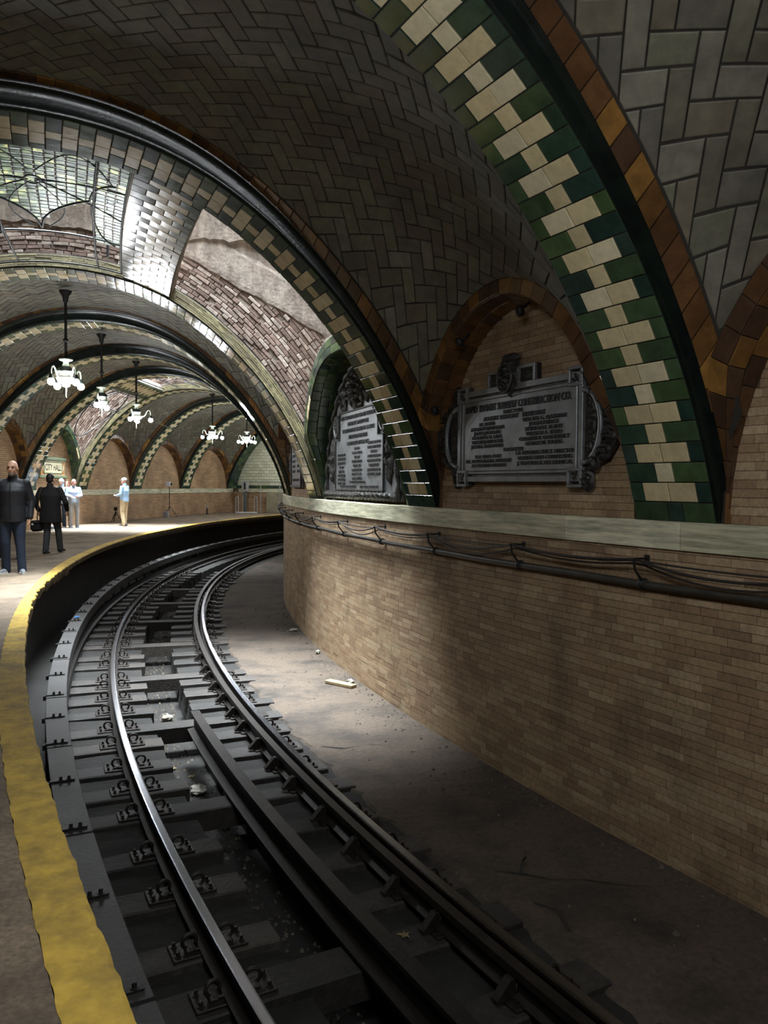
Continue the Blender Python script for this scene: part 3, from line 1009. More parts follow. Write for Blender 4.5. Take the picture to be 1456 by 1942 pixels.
def skylight_bay(k, det):
    bay = BAYS[k]
    far = RIBS[k + 1] - HW + .22
    near = RIBS[k] + HW - .2
    root = empty('ceiling_skylight')
    tag(root, 'open skylight bay with tiled strips and a rough brick shaft' if det else 'small far skylight bay with a rough brick shaft', None, None, 'structure')
    # the two tiled strips running lengthwise
    for cr in (44.9, 2 * RC - 44.9):
        ta, tb = [float(np.interp(q, PQ[:, 0], PT)) for q in (cr - .36, cr + .36)]
        st = empty('trim_strip'); tag(st, 'green and cream tiled strip running lengthwise beside the ' + ('leaded glass' if det else 'far skylight') + (', track side' if cr < RC else ', platform side'), None, None, 'structure')
        KM = D2M * cr
        def mp(a, b, h):
            r, z = prof(ta + b, .03)
            nr = np.interp(ta + b, PT, PN[:, 0]); nz = np.interp(ta + b, PT, PN[:, 1])
            return WA(bay.sa + a / KM, r - h * nr, z - h * nz)
        Lm = (bay.sb - bay.sa) * KM
        items = []
        nrow = int(Lm / .178)
        for j in range(nrow):
            cuts, cols = ([0, .30, .62, 1], 'gcg') if j % 2 else ([0, .14, .46, .78, 1], 'gccg')
            for i in range(len(cols)):
                b0, b1 = cuts[i] * (tb - ta), cuts[i + 1] * (tb - ta)
                t = tile_geo([(Lm * j / nrow, b0), (Lm * (j + 1) / nrow, b0), (Lm * (j + 1) / nrow, b1), (Lm * j / nrow, b1)], mp, .010, .006, .004, .0025)
                if t: items.append(t + (M['cream'] if cols[i] == 'c' else M['green'],))
        lay(st, items, 'tile', 150 if det else 0)
        # solid body of the strip
        n = 12
        aa = np.linspace(0, Lm, n)
        P = [mp(aa, np.full(n, b), np.full(n, h)) for b, h in ((0, -.035), (tb - ta, -.035), (tb - ta, -.24), (0, -.24))]
        mb = MB(); fs = []
        for j in range(4):
            for i in range(n - 1): fs.append((j * n + i, j * n + i + 1, ((j + 1) % 4) * n + i + 1, ((j + 1) % 4) * n + i))
        mb.add(np.concatenate(P), fs); obj('strip_body', mb, M['plaster'], st)
    # lunettes
    for outer in (False, True):
        lunette(bay, outer, green_ring, M['green'], root, 160 if (det and not outer) else 0, 'brick_far', 2, False, RT=41.84 if (det and not outer) else 41.98)
        # rough top of the lunette arch going back into the shaft
        mper = bay.half; m_ = 30
        th = np.linspace(0, PI, m_)
        ex = 2 / bay.pw
        x = np.clip(bay.xout * np.sign(np.cos(th)) * np.abs(np.cos(th)) ** ex, -1, 1); zz = ZS + bay.hout * np.abs(np.sin(th)) ** ex
        rr0 = np.minimum(RL, rz(zz))
        P = np.concatenate([WA(bay.mid + x * bay.half, side_r(rr0, outer), zz), WA(bay.mid + x * bay.half, side_r(rr0, outer), zz + .03 + .02 * np.sin(th * 23)), WA(bay.mid + x * bay.half, side_r(41.25, outer), zz + .12)])
        mb = MB(); mb.add(P, [(j * m_ + i, j * m_ + i + 1, (j + 1) * m_ + i + 1, (j + 1) * m_ + i) for j in (0, 1) for i in range(m_ - 1)])
        obj('arch_back', mb, M['plaster'], root)
    # shaft walls
    def quad(nm, pts, mat):
        mb = MB(); mb.add([W(*p) for p in pts], [(0, 1, 2, 3)]); return obj(nm, mb, mat, root)
    ZT = 7.45
    quad('shaft_side', [(near, 41.3, 1.0), (far, 41.3, 1.0), (far, 41.3, ZT), (near, 41.3, ZT)], M['plaster'])
    quad('shaft_side', [(near, 51.1, 1.0), (far, 51.1, 1.0), (far, 51.1, ZT), (near, 51.1, ZT)], M['plaster'])
    # cross walls of the shaft stand on the backs of the two ribs
    rs_ = np.linspace(41.3, 51.1, 60); q_ = np.where(rs_ > RC, 2 * RC - rs_, rs_)
    pr_, pz_ = prof(PT, .08); hh_ = np.argmax(pr_ >= RC)
    zl_ = np.where(q_ < pr_[0], 1.0, np.interp(q_, pr_[:hh_], pz_[:hh_]))
    for nm, s_ in (('shaft_near_wall', near), ('shaft_far_wall', far)):
        mb = MB(); mb.add(np.concatenate([WA(s_, rs_, zl_), WA(s_, rs_, ZT)]), [(i, i + 1, 60 + i + 1, 60 + i) for i in range(59)]); obj(nm, mb, M['plaster'], root)
    quad('shaft_top', [(near, 41.3, ZT), (far, 41.3, ZT), (far, 51.1, ZT), (near, 51.1, ZT)], M['plaster'])
    # thin brick courses on the near face of the far rib
    items = []
    sf = RIBS[k + 1] - HW
    def mt(a, b, h):
        r, z = prof(np.clip(a, 0, PL), b)
        return WA(sf - h / (D2M * 45), r, z)
    for c in range(6):
        a = rng.uniform(0, .2)
        while a < PL:
            L_ = min(rng.choice((.26, .3, .22)), PL - a)
            t = tile_geo([(a, .012 + c * .032), (a + L_, .012 + c * .032), (a + L_, .012 + c * .032 + .032), (a, .012 + c * .032 + .032)], mt, .008, .006, .002, .003)
            if t: items.append(t + (M['thin_brick'],))
            a += L_
    lay(root, items, 'thin_brick', 0)
    mb = MB(); tt = np.linspace(0, PL, 60)
    r0, z0 = prof(tt, 0.0); r1, z1 = prof(tt, .215); r2, z2 = prof(tt, .215)
    mb.add(np.concatenate([WA(sf, r0, z0), WA(sf, r1, z1), WA(far + .1, r2, z2)]), [(j * 60 + i, j * 60 + i + 1, (j + 1) * 60 + i + 1, (j + 1) * 60 + i) for j in (0, 1) for i in range(59)], True)
    obj('rib_back', mb, M['herring_gap'], root)
    # rough brick courses between the rib and the concrete
    rs = np.linspace(41.35, 51.05, 120)
    def lowz(r):
        q = np.where(r > RC, 2 * RC - r, r)
        rr_, zz_ = prof(PT, .20)
        h_ = np.argmax(rr_ >= RC)
        return np.interp(q, rr_[:h_], zz_[:h_])
    def topz(r):
        q = np.where(r > RC, 2 * RC - r, r)
        return np.minimum(5.24 + (q - 44.32) * .49, 5.62) + .12
    items = []
    def mr(a, b, h):
        r, z = prof(np.clip(a, 0, PL), .25 + b + .008 * np.sin(a * 7 + b * 30))
        return WA(far - h / (D2M * 45), r, z)
    for c in range(34):
        b0 = c * .068
        a = rng.uniform(0, .2)
        while a < PL:
            L_ = rng.choice((.22, .22, .11))
            r_, z_ = prof(np.array([a + L_ / 2]), .25 + b0 + .034)
            if 41.38 < r_[0] < 51.0 and z_[0] < topz(r_[0]) + .02 and rng.random() < .97:
                t = tile_geo([(a, b0), (a + L_, b0), (a + L_, b0 + .068), (a, b0 + .068)], mr, .022, .012, .006, .010)
                if t: items.append(t + (M['rough_brick'],))
            a += L_
    lay(root, items, 'rough_brick', 300 if det else 0)
    # irregular plaster line above the bricks
    mb = MB(); m_ = len(rs)
    up = topz(rs) + np.array([noise1(q, 1.4, .03, 5) for q in rs])
    P = np.concatenate([WA(far - .045, rs, up - .02), WA(far - .05, rs, up + .05), WA(far - .02, rs, up + .55 + np.array([noise1(q, 8.4, .06, 3) for q in rs])), WA(far, rs, up + .6)])
    mb.add(P, [(j * m_ + i, j * m_ + i + 1, (j + 1) * m_ + i + 1, (j + 1) * m_ + i) for j in (0, 1, 2) for i in range(m_ - 1)])
    obj('plaster_coat', mb, M['plaster'], root)
    mb = MB()
    up2 = topz(rs) * 0 + 5.62 + np.array([noise1(q, 3.3, .05, 4) + noise1(q, 6.1, .025, 17) for q in rs])
    P = np.concatenate([WA(far, rs, up2), WA(far - .06, rs, up2 + .004), WA(far - .065, rs, 7.4 + 0 * rs)])
    mb.add(P, [(j * m_ + i, j * m_ + i + 1, (j + 1) * m_ + i + 1, (j + 1) * m_ + i) for j in (0, 1) for i in range(m_ - 1)])
    obj('plaster_coat', mb, M['plaster'], root)
    return root


skylight_bay(2, True)
skylight_bay(6, False)


# leaded glass of the near skylight
def panel_z(r):
    rr_, zz_ = prof(PT, .075)
    return np.interp(r, rr_, zz_)
def gp(s, r, dz=0.0): return W(s, r, float(panel_z(r)) + dz)
def bar(parent, pts, rad, name='glazing_bar', n=6):
    return obj(name, MB().tube([gp(s, r) for s, r in pts], rad, n), M['came'], parent)
b2 = BAYS[2]
win = empty('window_1')
tag(win, 'leaded glass skylight panel with a fan pattern and missing lower panes', None, None, 'structure')
S0, S1, RA, RB, RM = b2.sa + .05, b2.sb - .05, 45.27, 2 * RC - 45.27, 46.28
MUL = (45.62, 2 * RC - 45.62)
def lims(r):
    if r < MUL[0] or r > MUL[1]: return 14.9
    d = min(abs(r - RM), .62)
    return 14.55 - 1.75 * math.sqrt(d / .62) if d < .62 else 12.8
cells = []
nr_ = 17
for i in range(nr_):
    r0, r1 = RA + (RB - RA) * i / nr_, RA + (RB - RA) * (i + 1) / nr_
    s = S0
    j = 0
    while s < 15.0:
        e = s + .16
        if (s + e) / 2 < lims((r0 + r1) / 2):
            cells.append((s, e, r0, r1))
        s = e; j += 1
for (s, e, r0, r1) in cells:
    mb = MB()
    g = .008; gs = g / (D2M * 46)
    q = [(s + gs, r0 + g), (e - gs, r0 + g), (e - gs, r1 - g), (s + gs, r1 - g)]
    tl = rng.uniform(-.004, .004)
    mb.add([gp(a, b, tl) for a, b in q] + [gp(a, b, .006 + tl) for a, b in q], [(0, 1, 2, 3), (7, 6, 5, 4), (0, 4, 5, 1), (1, 5, 6, 2), (2, 6, 7, 3), (3, 7, 4, 0)])
    obj('pane', mb, M['leaded'], win)
for i in range(1, nr_):
    r = RA + (RB - RA) * i / nr_
    bar(win, [(S0, r), (min(lims(r - .05), lims(r + .05)), r)], .006, 'lead_came', 4)
s = S0
while s < 14.9:
    s += .16
    ok = [r for r in np.linspace(RA, RB, 40) if lims(r) >= s]
    if not ok: continue
    seg = [ok[0]]
    for a, b in zip(ok, ok[1:]):
        if b - a > .06:
            bar(win, [(s, q) for q in np.linspace(seg[0], a, 8)], .006, 'lead_came', 4); seg = [b]
    bar(win, [(s, q) for q in np.linspace(seg[0], ok[-1], 8)], .006, 'lead_came', 4)
for r in (RA, RB, MUL[0], MUL[1]): bar(win, [(q, r) for q in np.linspace(S0, S1, 6)], .016)
for sg in (-1, 1):
    # scalloped edge and fan of petals
    pts = [(lims(RM + sg * d), RM + sg * d) for d in np.linspace(0, .62, 14)]
    bar(win, pts, .018)
    bar(win, [(12.8 - .9 * math.sin(a), RM + sg * (.62 + .33 * (1 - math.cos(a)))) for a in np.linspace(0, 1.4, 8)], .015)
    bar(win, [(13.0 + 1.9 * math.sin(a), RM + sg * (.64 + .32 * (1 - math.cos(a)))) for a in np.linspace(0, 1.5, 8)], .015)
    bar(win, [(12.35 + 2.3 * t, RM + sg * (.02 + .30 * math.sin(t * PI))) for t in np.linspace(0, .92, 12)], .009)
    bar(win, [(12.3 - .2 * t, RM + sg * (.05 + .95 * t)) for t in np.linspace(0, 1, 6)], .012)
    bar(win, [(12.3 + 1.1 * t, RM + sg * (.05 + .95 * t)) for t in np.linspace(0, 1, 6)], .012)
    bar(win, [(11.9 - .75 * math.sin(t * PI), RM + sg * (.05 + .8 * t)) for t in np.linspace(0, 1, 10)], .009)
bar(win, [(12.3 + .16 * math.cos(a), RM + .09 * math.sin(a)) for a in np.linspace(0, 2 * PI, 16)], .012, 'fan_boss')
for s in (S0, 14.75, S1): bar(win, [(s, r) for r in np.linspace(RA, RB, 9)], .014)
obj('glazing_bar', MB().tube([W(15.6, 45.45, 4.9), W(15.6, 45.45, 5.4)], .02, 6), M['came'], win)

# bare ironwork of the far skylight
b6 = BAYS[6]
win2 = empty('window_2')
tag(win2, 'bare curved glazing bars of the far skylight', None, None, 'structure')
def gp6(s, r): 
    rr_, zz_ = prof(PT, .09)
    return W(s, r, float(np.interp(r, rr_, zz_)))
def bar6(pts, rad): obj('glazing_bar', MB().tube([gp6(*p) for p in pts], rad, 6), M['came'], win2)
sa, sb = b6.sa + .05, b6.sb - .05
for r in (45.3, 45.8, 46.6, 47.1, 48.0, 48.7): bar6([(q, r) for q in np.linspace(sa, sb, 6)], .018)
for r0, r1 in ((47.9, 49.6), (42.9, 44.5)):
    bar6([(b6.mid - .9 * b6.half * math.cos(a), r0 + (r1 - r0) * math.sin(a)) for a in np.linspace(0, PI, 14)], .018)
    bar6([(b6.mid + .9 * b6.half * math.cos(a), r1 - (r1 - r0) * math.sin(a)) for a in np.linspace(0, PI, 14)], .018)
    bar6([(q, (r0 + r1) / 2) for q in np.linspace(sa, sb, 5)], .016)
# ------------------------------------------------------------------ rails
def sweep_rail(name, r, outline, s0, s1, mat, parent=None, n=150):
    """outline: (dr, z) points swept along the curve"""
    ss = np.linspace(s0, s1, n); m_ = len(outline)
    P = np.concatenate([WA(ss, r + dr, z) for dr, z in outline])
    fs = []
    for j in range(m_):
        j2 = (j + 1) % m_
        for i in range(n - 1): fs.append((j * n + i, j * n + i + 1, j2 * n + i + 1, j2 * n + i))
    fs += [tuple(j * n for j in range(m_)), tuple(j * n + n - 1 for j in range(m_))[::-1]]
    mb = MB(); mb.add(P, fs)
    return obj(name, mb, mat, parent)


ZR = -1.125
RAIL = [(-.067, -.150), (.067, -.150), (.067, -.140), (.016, -.122), (.010, -.105), (.010, -.045), (.034, -.034), (.036, -.010), (-.036, -.010), (-.034, -.034), (-.010, -.045), (-.010, -.105), (-.016, -.122), (-.067, -.140)]
HEAD = [(.036, -.010), (.030, -.001), (.020, .0), (-.020, .0), (-.030, -.001), (-.036, -.010)]
rail_src = [('running_rail', 45.402, 'polished running rail next to the platform'), ('running_rail', 43.897, 'polished running rail next to the brick wall')]
for nm, r, lab in rail_src:
    t = empty(nm, Matrix.Translation(W(6, r, ZR)))
    tag(t, lab, 'rail', 'running rails')
    inv = Matrix.Translation(W(6, r, ZR)).inverted()
    for pn, ol, mt_ in (('rail_body', RAIL, M['rail']), ('rail_head', HEAD, M['rail_top'])):
        o = sweep_rail(pn, r, [(a, ZR + b) for a, b in ol], -10, 50, mt_, None, 260)
        o.data.transform(inv); o.parent = t
g = sweep_rail('guard_rail', 44.03, [(a, ZR - .005 + b) for a, b in [(-.05, -.150), (.05, -.150), (.05, -.14), (.012, -.12), (.012, -.04), (.04, -.03), (.04, .018), (-.03, .018), (-.03, -.04), (-.012, -.05), (-.012, -.12), (-.05, -.14)]], -10, 50, M['rail_rust'], None, 260)
tag(g, 'dark guard rail hugging the rail beside the brick wall', 'rail')
bm_ = sweep_rail('guard_beam', 44.6, [(a, -1.05 + b) for a, b in [(-.085, -.225), (.085, -.225), (.085, -.205), (.012, -.19), (.012, -.045), (.05, -.03), (.05, 0), (-.05, 0), (-.05, -.03), (-.012, -.045), (-.012, -.19), (-.085, -.205)]], -10, 11.15, M['rail_rust'], None, 90)
tag(bm_, 'dark flanged steel beam lying between the running rails', 'beam')
th = sweep_rail('third_rail', 46.05, [(a, ZR - .03 + b) for a, b in RAIL], -10, 50, M['rail_rust'], None, 200)
tag(th, 'dark contact rail hidden under the cover boards', 'rail')

# ------------------------------------------------------------------ ties with plates and spring clips
def clip_mesh():
    mb = MB()
    pts = []
    for a in np.linspace(-.6, 4.7, 14):
        pts.append((.044 * math.cos(a), 0, .05 + .042 * math.sin(a)))
    pts = [(.055, .03, .012), (.05, .015, .015)] + pts + [(-.01, -.03, .01), (.05, -.045, .012)]
    mb.tube(pts, .0115, 6)
    return mb.mesh('spring_clip')
def plate_mesh(w, d):
    mb = MB()
    mb.box((0, 0, .008), (w, d, .018), None, .004)
    mb.box((w * .26, 0, .024), (.05, d * .55, .022), None, .005)
    mb.box((-w * .26, 0, .024), (.05, d * .55, .022), None, .005)
    return mb.mesh('tie_plate')
def bolt_mesh():
    mb = MB().lathe([(.02, 0), (.02, .006), (.012, .007), (.012, .03), (.0, .032)], 6, None, False)
    return mb.mesh('bolt')
ORD1 = 'first second third fourth fifth sixth seventh eighth ninth tenth eleventh twelfth thirteenth fourteenth fifteenth sixteenth seventeenth eighteenth nineteenth'.split()
def ordinal(n):
    if n < 20: return ORD1[n - 1]
    t, u = divmod(n, 10)
    return {2: 'twent', 3: 'thirt', 4: 'fort', 5: 'fift'}[t] + ('ieth' if u == 0 else 'y-' + ORD1[u - 1])


CLIP, PLATE, BOLT = clip_mesh(), plate_mesh(.46, .19), bolt_mesh()
for me, mt_ in ((CLIP, M['clip']), (PLATE, M['clip']), (BOLT, M['clip'])): me.materials.append(mt_)


def tie_mesh(length, w, h):
    mb = MB()
    n = 7
    # rough-sawn block with slightly uneven top and worn ends
    xs = np.linspace(-length / 2, length / 2, n)
    rows = []
    for i, x in enumerate(xs):
        e = rng.uniform(-.006, .006)
        rows.append([(x, -w / 2 + e, -h), (x, -w / 2 + e, -.012), (x, -w / 2 + .012 + e, rng.uniform(-.004, .002)), (x, 0, rng.uniform(-.005, .003)), (x, w / 2 - .012 + e, rng.uniform(-.004, .002)), (x, w / 2 + e, -.012), (x, w / 2 + e, -h)])
    vs = [p for r in rows for p in r]; m_ = 7; fs = []
    for i in range(n - 1):
        for j in range(m_):
            j2 = (j + 1) % m_
            fs.append((i * m_ + j, (i + 1) * m_ + j, (i + 1) * m_ + j2, i * m_ + j2))
    fs += [tuple(range(m_)), tuple(range((n - 1) * m_, n * m_))[::-1]]
    mb.add(vs, fs)
    return mb.mesh('timber')


ZTIE = -1.298
def fastening(parent, dx, skip=(), rail_off=.0):
    """tie plate with clips and bolts at local x = dx (x points to the loop's centre)"""
    p = obj('tie_plate', PLATE, None, parent, Matrix.Translation((dx, 0, 0)))
    for sg in (-1, 1):
        if sg in skip: continue
        c = obj('spring_clip', CLIP, None, p, Matrix.Translation((sg * .115, rng.uniform(-.015, .015), .016)) @ Matrix.Rotation((PI if sg > 0 else 0) + rng.uniform(-.25, .25), 4, 'Z'))
        for k in (-1, 1):
            obj('bolt', BOLT, None, p, Matrix.Translation((sg * .195, k * .055, .016)) @ Matrix.Rotation(rng.uniform(0, 1), 4, 'Z'))
    return p

tie_s = []
q = -3.4
while q < 33:
    tie_s.append(q); q += .84 + rng.uniform(-.04, .04)
full_at = [-1.3, 1.9, 5.1, 8.47, 11.66, 14.74, 17.86, 21.0, 24.2, 27.4]
fulls = {min(range(len(tie_s)), key=lambda i: abs(tie_s[i] - f)) for f in full_at}
seen = {}
def nth(key, s, r, z):
    if in_view(W(s, r, z), 0) is None: return None
    seen[key] = seen.get(key, 0) + 1
    return ordinal(seen[key])
for i, s in enumerate(tie_s):
    yaw = rng.uniform(-.02, .02)
    w = rng.uniform(.24, .29)
    if i in fulls:
        tie_s[i] = s = min(full_at, key=lambda f: abs(f - s))
        r0, r1 = 43.5, 45.95
        t = empty('railway_tie', tframe(s, (r0 + r1) / 2, ZTIE) @ Matrix.Rotation(yaw, 4, 'Z'))
        q_ = nth('full', s, 44.7, ZTIE)
        tag(t, ('long dark timber tie across both rails, %s from the nearest' % q_) if q_ else 'long dark timber tie across both rails, out of sight', 'tie', 'full length railway ties')
        obj('timber', tie_mesh(r1 - r0, w, .19), M['tie'], t)
        mid = (r0 + r1) / 2
        fastening(t, mid - 45.402); fastening(t, mid - 43.897, (1,))
    else:
        for nm, r0, r1, rr, sk, lab, gr in (('railway_tie', 44.96 + rng.uniform(-.03, .03), 45.95, 45.402, (), 'short dark timber tie under the rail next to the platform', 'short ties on the platform side'),
                                            ('railway_tie', 43.56 + rng.uniform(-.12, .06), 44.5, 43.897, (), 'short dark timber tie under the rail next to the brick wall', 'short ties on the wall side')):
            t = empty(nm, tframe(s + rng.uniform(-.03, .03), (r0 + r1) / 2, ZTIE) @ Matrix.Rotation(yaw, 4, 'Z'))
            q_ = nth(gr, s, rr, ZTIE)
            tag(t, lab + (', %s from the nearest' % q_ if q_ else ', out of sight'), 'tie', gr)
            obj('timber', tie_mesh(r1 - r0, w, .19), M['tie'], t)
            fastening(t, (r0 + r1) / 2 - rr)

# guard rail braces beside the inner rail
for i, s in enumerate(tie_s):
    if -2 < s < 16:
        t = obj('rail_brace', MB().prism([(0, 0), (.12, 0), (.12, .015), (.03, .11), (.0, .11)], -.03, .03, None, .003), M['clip'], None, frame(s, 44.03, ZTIE + .02) @ Matrix.Rotation(-PI / 2, 4, 'Y') @ Matrix.Translation((.035, 0, 0)))
        q_ = nth('brace', s, 44.03, ZTIE)
        tag(t, 'small wedge brace against the dark guard rail' + (', %s from the nearest' % q_ if q_ else ', out of sight'), 'brace', 'guard rail braces')

# ------------------------------------------------------------------ cover boards over the contact rail
ZBD = -.83
s = -5.0
nb_ = 0
ends = [-5.0]
while s < 51:
    s += rng.uniform(2.2, 2.6); ends.append(s)
for a, b in zip(ends, ends[1:]):
    root = empty('cover_board', Matrix.Translation(W((a + b) / 2, 46.055, ZBD)))
    inv = Matrix.Translation(W((a + b) / 2, 46.055, ZBD)).inverted()
    q_ = nth('board', max(a, min(b, (a + b) / 2 + .6)), 46.0, ZBD)
    tag(root, 'grey plank covering the contact rail below the platform edge' + (', %s from the nearest' % q_ if q_ else ', out of sight'), 'board', 'contact rail cover boards')
    w_ = .105
    o = sweep_rail('plank', 46.055, [(-w_, ZBD - .045), (w_, ZBD - .045), (w_, ZBD - .004), (w_ - .004, ZBD), (-w_ + .004, ZBD), (-w_, ZBD - .004)], a + .02, b - .02, M['board'], None, 10)
    o.data.transform(inv); o.parent = root
    o = sweep_rail('side_plank', 46.055 - w_ + .012, [(-.012, ZBD - .17), (.012, ZBD - .17), (.012, ZBD - .045), (-.012, ZBD - .045)], a + .02, b - .02, M['board'], None, 10)
    o.data.transform(inv); o.parent = root
    # bracket hooks
    for q in (a + .12, (a + b) / 2 + .1):
        mm = inv @ tframe(q, 46.055, ZBD)
        br = obj('bracket', MB().box((-.02, 0, .008), (.19, .035, .014), None, .003).box((-.125, 0, -.02), (.03, .035, .05), None, .003), M['iron'], root, mm)
        for k in (-.03, .03): obj('bolt', BOLT, None, br, Matrix.Translation((k, 0, .012)))
        obj('post', MB().box((-.09, 0, -.29), (.04, .05, .48), None, .004), M['iron'], root, mm)
# ------------------------------------------------------------------ chandeliers
M['bulb'] = emis('lit_bulb', (0.92, 0.96, 1.0), 230.0)
M['enamel'] = mk('pale_green_enamel', [(176, 184, 164)], .4, .05, 8, .2, bump=.1)
M['dark_enamel'] = mk('dark_fitting', [(40, 46, 44)], .45, .05, 8, .3, bump=.1, metal=.3)


def chandelier(s, r, zb, angles, label, ztop):
    """zb: height of the bulbs; angles: arm directions in degrees, 0 = away from the loop's centre"""
    root = empty('chandelier', Matrix.Translation(W(s, r, zb)))
    tag(root, label, 'chandelier', 'hanging chandeliers')
    H = ztop - zb
    obj('rod', MB().tube([(0, 0, .42), (0, 0, H)], .027, 8), M['iron'], root)
    obj('canopy', MB().lathe([(.03, H - .22), (.045, H - .2), (.06, H - .1), (.11, H - .03), (.115, H)], 14), M['iron'], root)
    obj('rod_knuckle', MB().lathe([(.028, H * .45), (.05, H * .45 + .02), (.05, H * .45 + .05), (.028, H * .45 + .07)], 12), M['iron'], root)
    obj('collar', MB().lathe([(.0, .30), (.075, .31), (.06, .36), (.045, .41), (.12, .44), (.12, .465), (.03, .48), (.0, .48)], 18), M['enamel'], root)
    b = obj('body', MB().lathe([(.0, -.06), (.05, -.055), (.075, -.03), (.06, .0), (.11, .02), (.13, .04), (.135, .055), (.155, .06), (.175, .10), (.18, .115), (.165, .12), (.12, .13), (.115, .2), (.13, .235), (.1, .25), (.0, .25)], 22), M['enamel'], root)
    obj('dome', MB().lathe([(.15, .235), (.14, .26), (.1, .3), (.07, .33), (.0, .34)], 18), M['dark_enamel'], root)
    obj('finial', MB().tube([(0, 0, -.05), (.004, 0, -.12), (-.004, .004, -.2), (.004, 0, -.25)], [.014, .012, .009, .004], 6), M['enamel'], root)
    a0 = PH0 - math.radians(s)
    for a in angles:
        R_ = Matrix.Rotation(a0 + math.radians(a), 4, 'Z')
        pts = [(.14, 0, .11), (.2, 0, .10), (.26, 0, .16), (.30, 0, .25), (.345, 0, .29), (.39, 0, .27), (.41, 0, .2), (.41, 0, .13)]
        arm = obj('arm', MB().tube([R_ @ Vector(p) for p in pts], .015, 8), M['enamel'], root)
        T = R_ @ Matrix.Translation((.41, 0, 0))
        obj('socket', MB().lathe([(.022, .14), (.03, .12), (.045, .075), (.04, .05)], 12, T), M['dark_enamel'], arm)
        obj('bulb', MB().lathe([(.0, -.065), (.03, -.058), (.055, -.035), (.065, 0), (.055, .035), (.035, .06)], 9, T), M['bulb'], arm)
    return root


CH = [(19.6, 46.37, 3.36, [60, 122, 238, 300], 'largest hanging chandelier with two lit bulbs to each side', 5.08),
      (24.95, 46.37, 3.36, [85, 265], 'second hanging chandelier with one lit bulb to each side', 5.08),
      (30.1, 46.40, 3.37, [80, 180, 280], 'third hanging chandelier with three lit bulbs', 5.08),
      (40.4, 46.22, 3.36, [40, 130, 220, 310], 'fourth hanging chandelier, above the man in the cap and the tripod lamp', 5.08),
      (45.4, 46.20, 3.40, [50, 140, 230, 320], 'smallest hanging chandelier in front of the white tiled end wall', 5.08),
      (50.8, 46.2, 3.40, [50, 140, 230, 320], 'chandelier hidden behind the bend near the white tiled end wall', 5.08),
      (2.4, 46.2, 3.36, [45, 165, 285], 'unseen chandelier added above the camera to light the near wall', 5.08),  # added out of view, to spread light over the near wall and vault
      (-3.0, 46.2, 3.36, [45, 135, 225, 315], 'chandelier hanging in the bay behind the camera', 5.08)]
for c in CH: chandelier(*c)
# ------------------------------------------------------------------ conduit and cables along the brick wall
def wall_path(s0, s1, r, zf, n):
    return [W(q, r, zf(q)) for q in np.linspace(s0, s1, n)]
BR = [-7.4, -5.2, -3.0, -.9, 1.2, 3.3, 5.38, 7.5, 9.75, 11.9, 14.1, 16.4, 18.7, 21.0, 23.5, 26.2]
cond = empty('conduit', Matrix.Translation(W(7, RI + .06, .79)))
tag(cond, 'dark metal conduit running along the brick wall below the stone ledge', 'pipe')
cinv = cond.matrix_world.inverted()
o = obj('pipe', MB().tube(wall_path(-8, 34, RI + .055, lambda q: .79 + .004 * math.sin(q * 2.1), 170), .030, 10), M['pipe'], cond); o.data.transform(cinv)
for q in BR:
    o = obj('coupling', MB().tube([W(q - .05, RI + .055, .79), W(q + .05, RI + .055, .79)], .037, 10), M['pipe'], cond); o.data.transform(cinv)
def sag(lo, hi, ph, q):
    i = max([j for j in range(len(BR)) if BR[j] <= q], default=0)
    if i + 1 >= len(BR): return hi
    f = (q - BR[i]) / (BR[i + 1] - BR[i])
    return hi - (hi - lo) * 4 * f * (1 - f) * (1 if (i + ph) % 2 else .45)
for i, (lo, hi, ro, rad, lab) in enumerate(((.90, .985, .15, .011, 'thick black cable slung between the upper wall brackets'), (.935, .975, .13, .008, 'thin black cable slung just beneath the thick upper cable'), (.84, .955, .10, .009, 'sagging black cable dipping close to the conduit'))):
    o = obj('cable', MB().tube(wall_path(-8, 33, RI + ro, lambda q: sag(lo, hi, i, q), 260), rad, 6), M['cable'])
    tag(o, lab, 'cable', 'cables along the brick wall')
for i, q in enumerate(BR):
    root = empty('cable_bracket', frame(q, RI, .8))
    q_ = nth('bracket', q, RI, .8)
    tag(root, 'black iron bracket holding the cables off the brick wall' + (', %s from the nearest' % q_ if q_ else ', out of sight'), 'bracket', 'cable brackets on the brick wall')
    obj('arm', MB().box((0, .185, .09), (.022, .016, .18), None, .003).box((-.01, .185, .008), (.05, .05, .014), None, .003), M['iron'], root)
    obj('strut', MB().tube([(.0, .19, .165), (.006, .10, .15), (.012, .02, .085)], .010, 6), M['iron'], root)
    obj('clamp', MB().lathe([(.036, -.02), (.045, -.02), (.045, .02), (.036, .02)], 10, Matrix.Translation((.0, -.01, .055)) @ Matrix.Rotation(PI / 2, 4, 'Y')), M['iron'], root)

# ------------------------------------------------------------------ lettering
FONTS = []
def text(parent, body, x, y, z, size, width=None, align='CENTER', mat='lettering', ext=.004, shear=0, name='lettering'):
    cu = bpy.data.curves.new(name, 'FONT')
    cu.body = body; cu.size = size; cu.align_x = align; cu.align_y = 'CENTER'; cu.extrude = ext; cu.resolution_u = 2
    cu.offset = size * .008
    cu.materials.append(M[mat])
    o = bpy.data.objects.new(name, cu); COL.objects.link(o); o.parent = parent
    o.matrix_local = Matrix.Translation((x, y, z))
    FONTS.append((o, width))
    return o


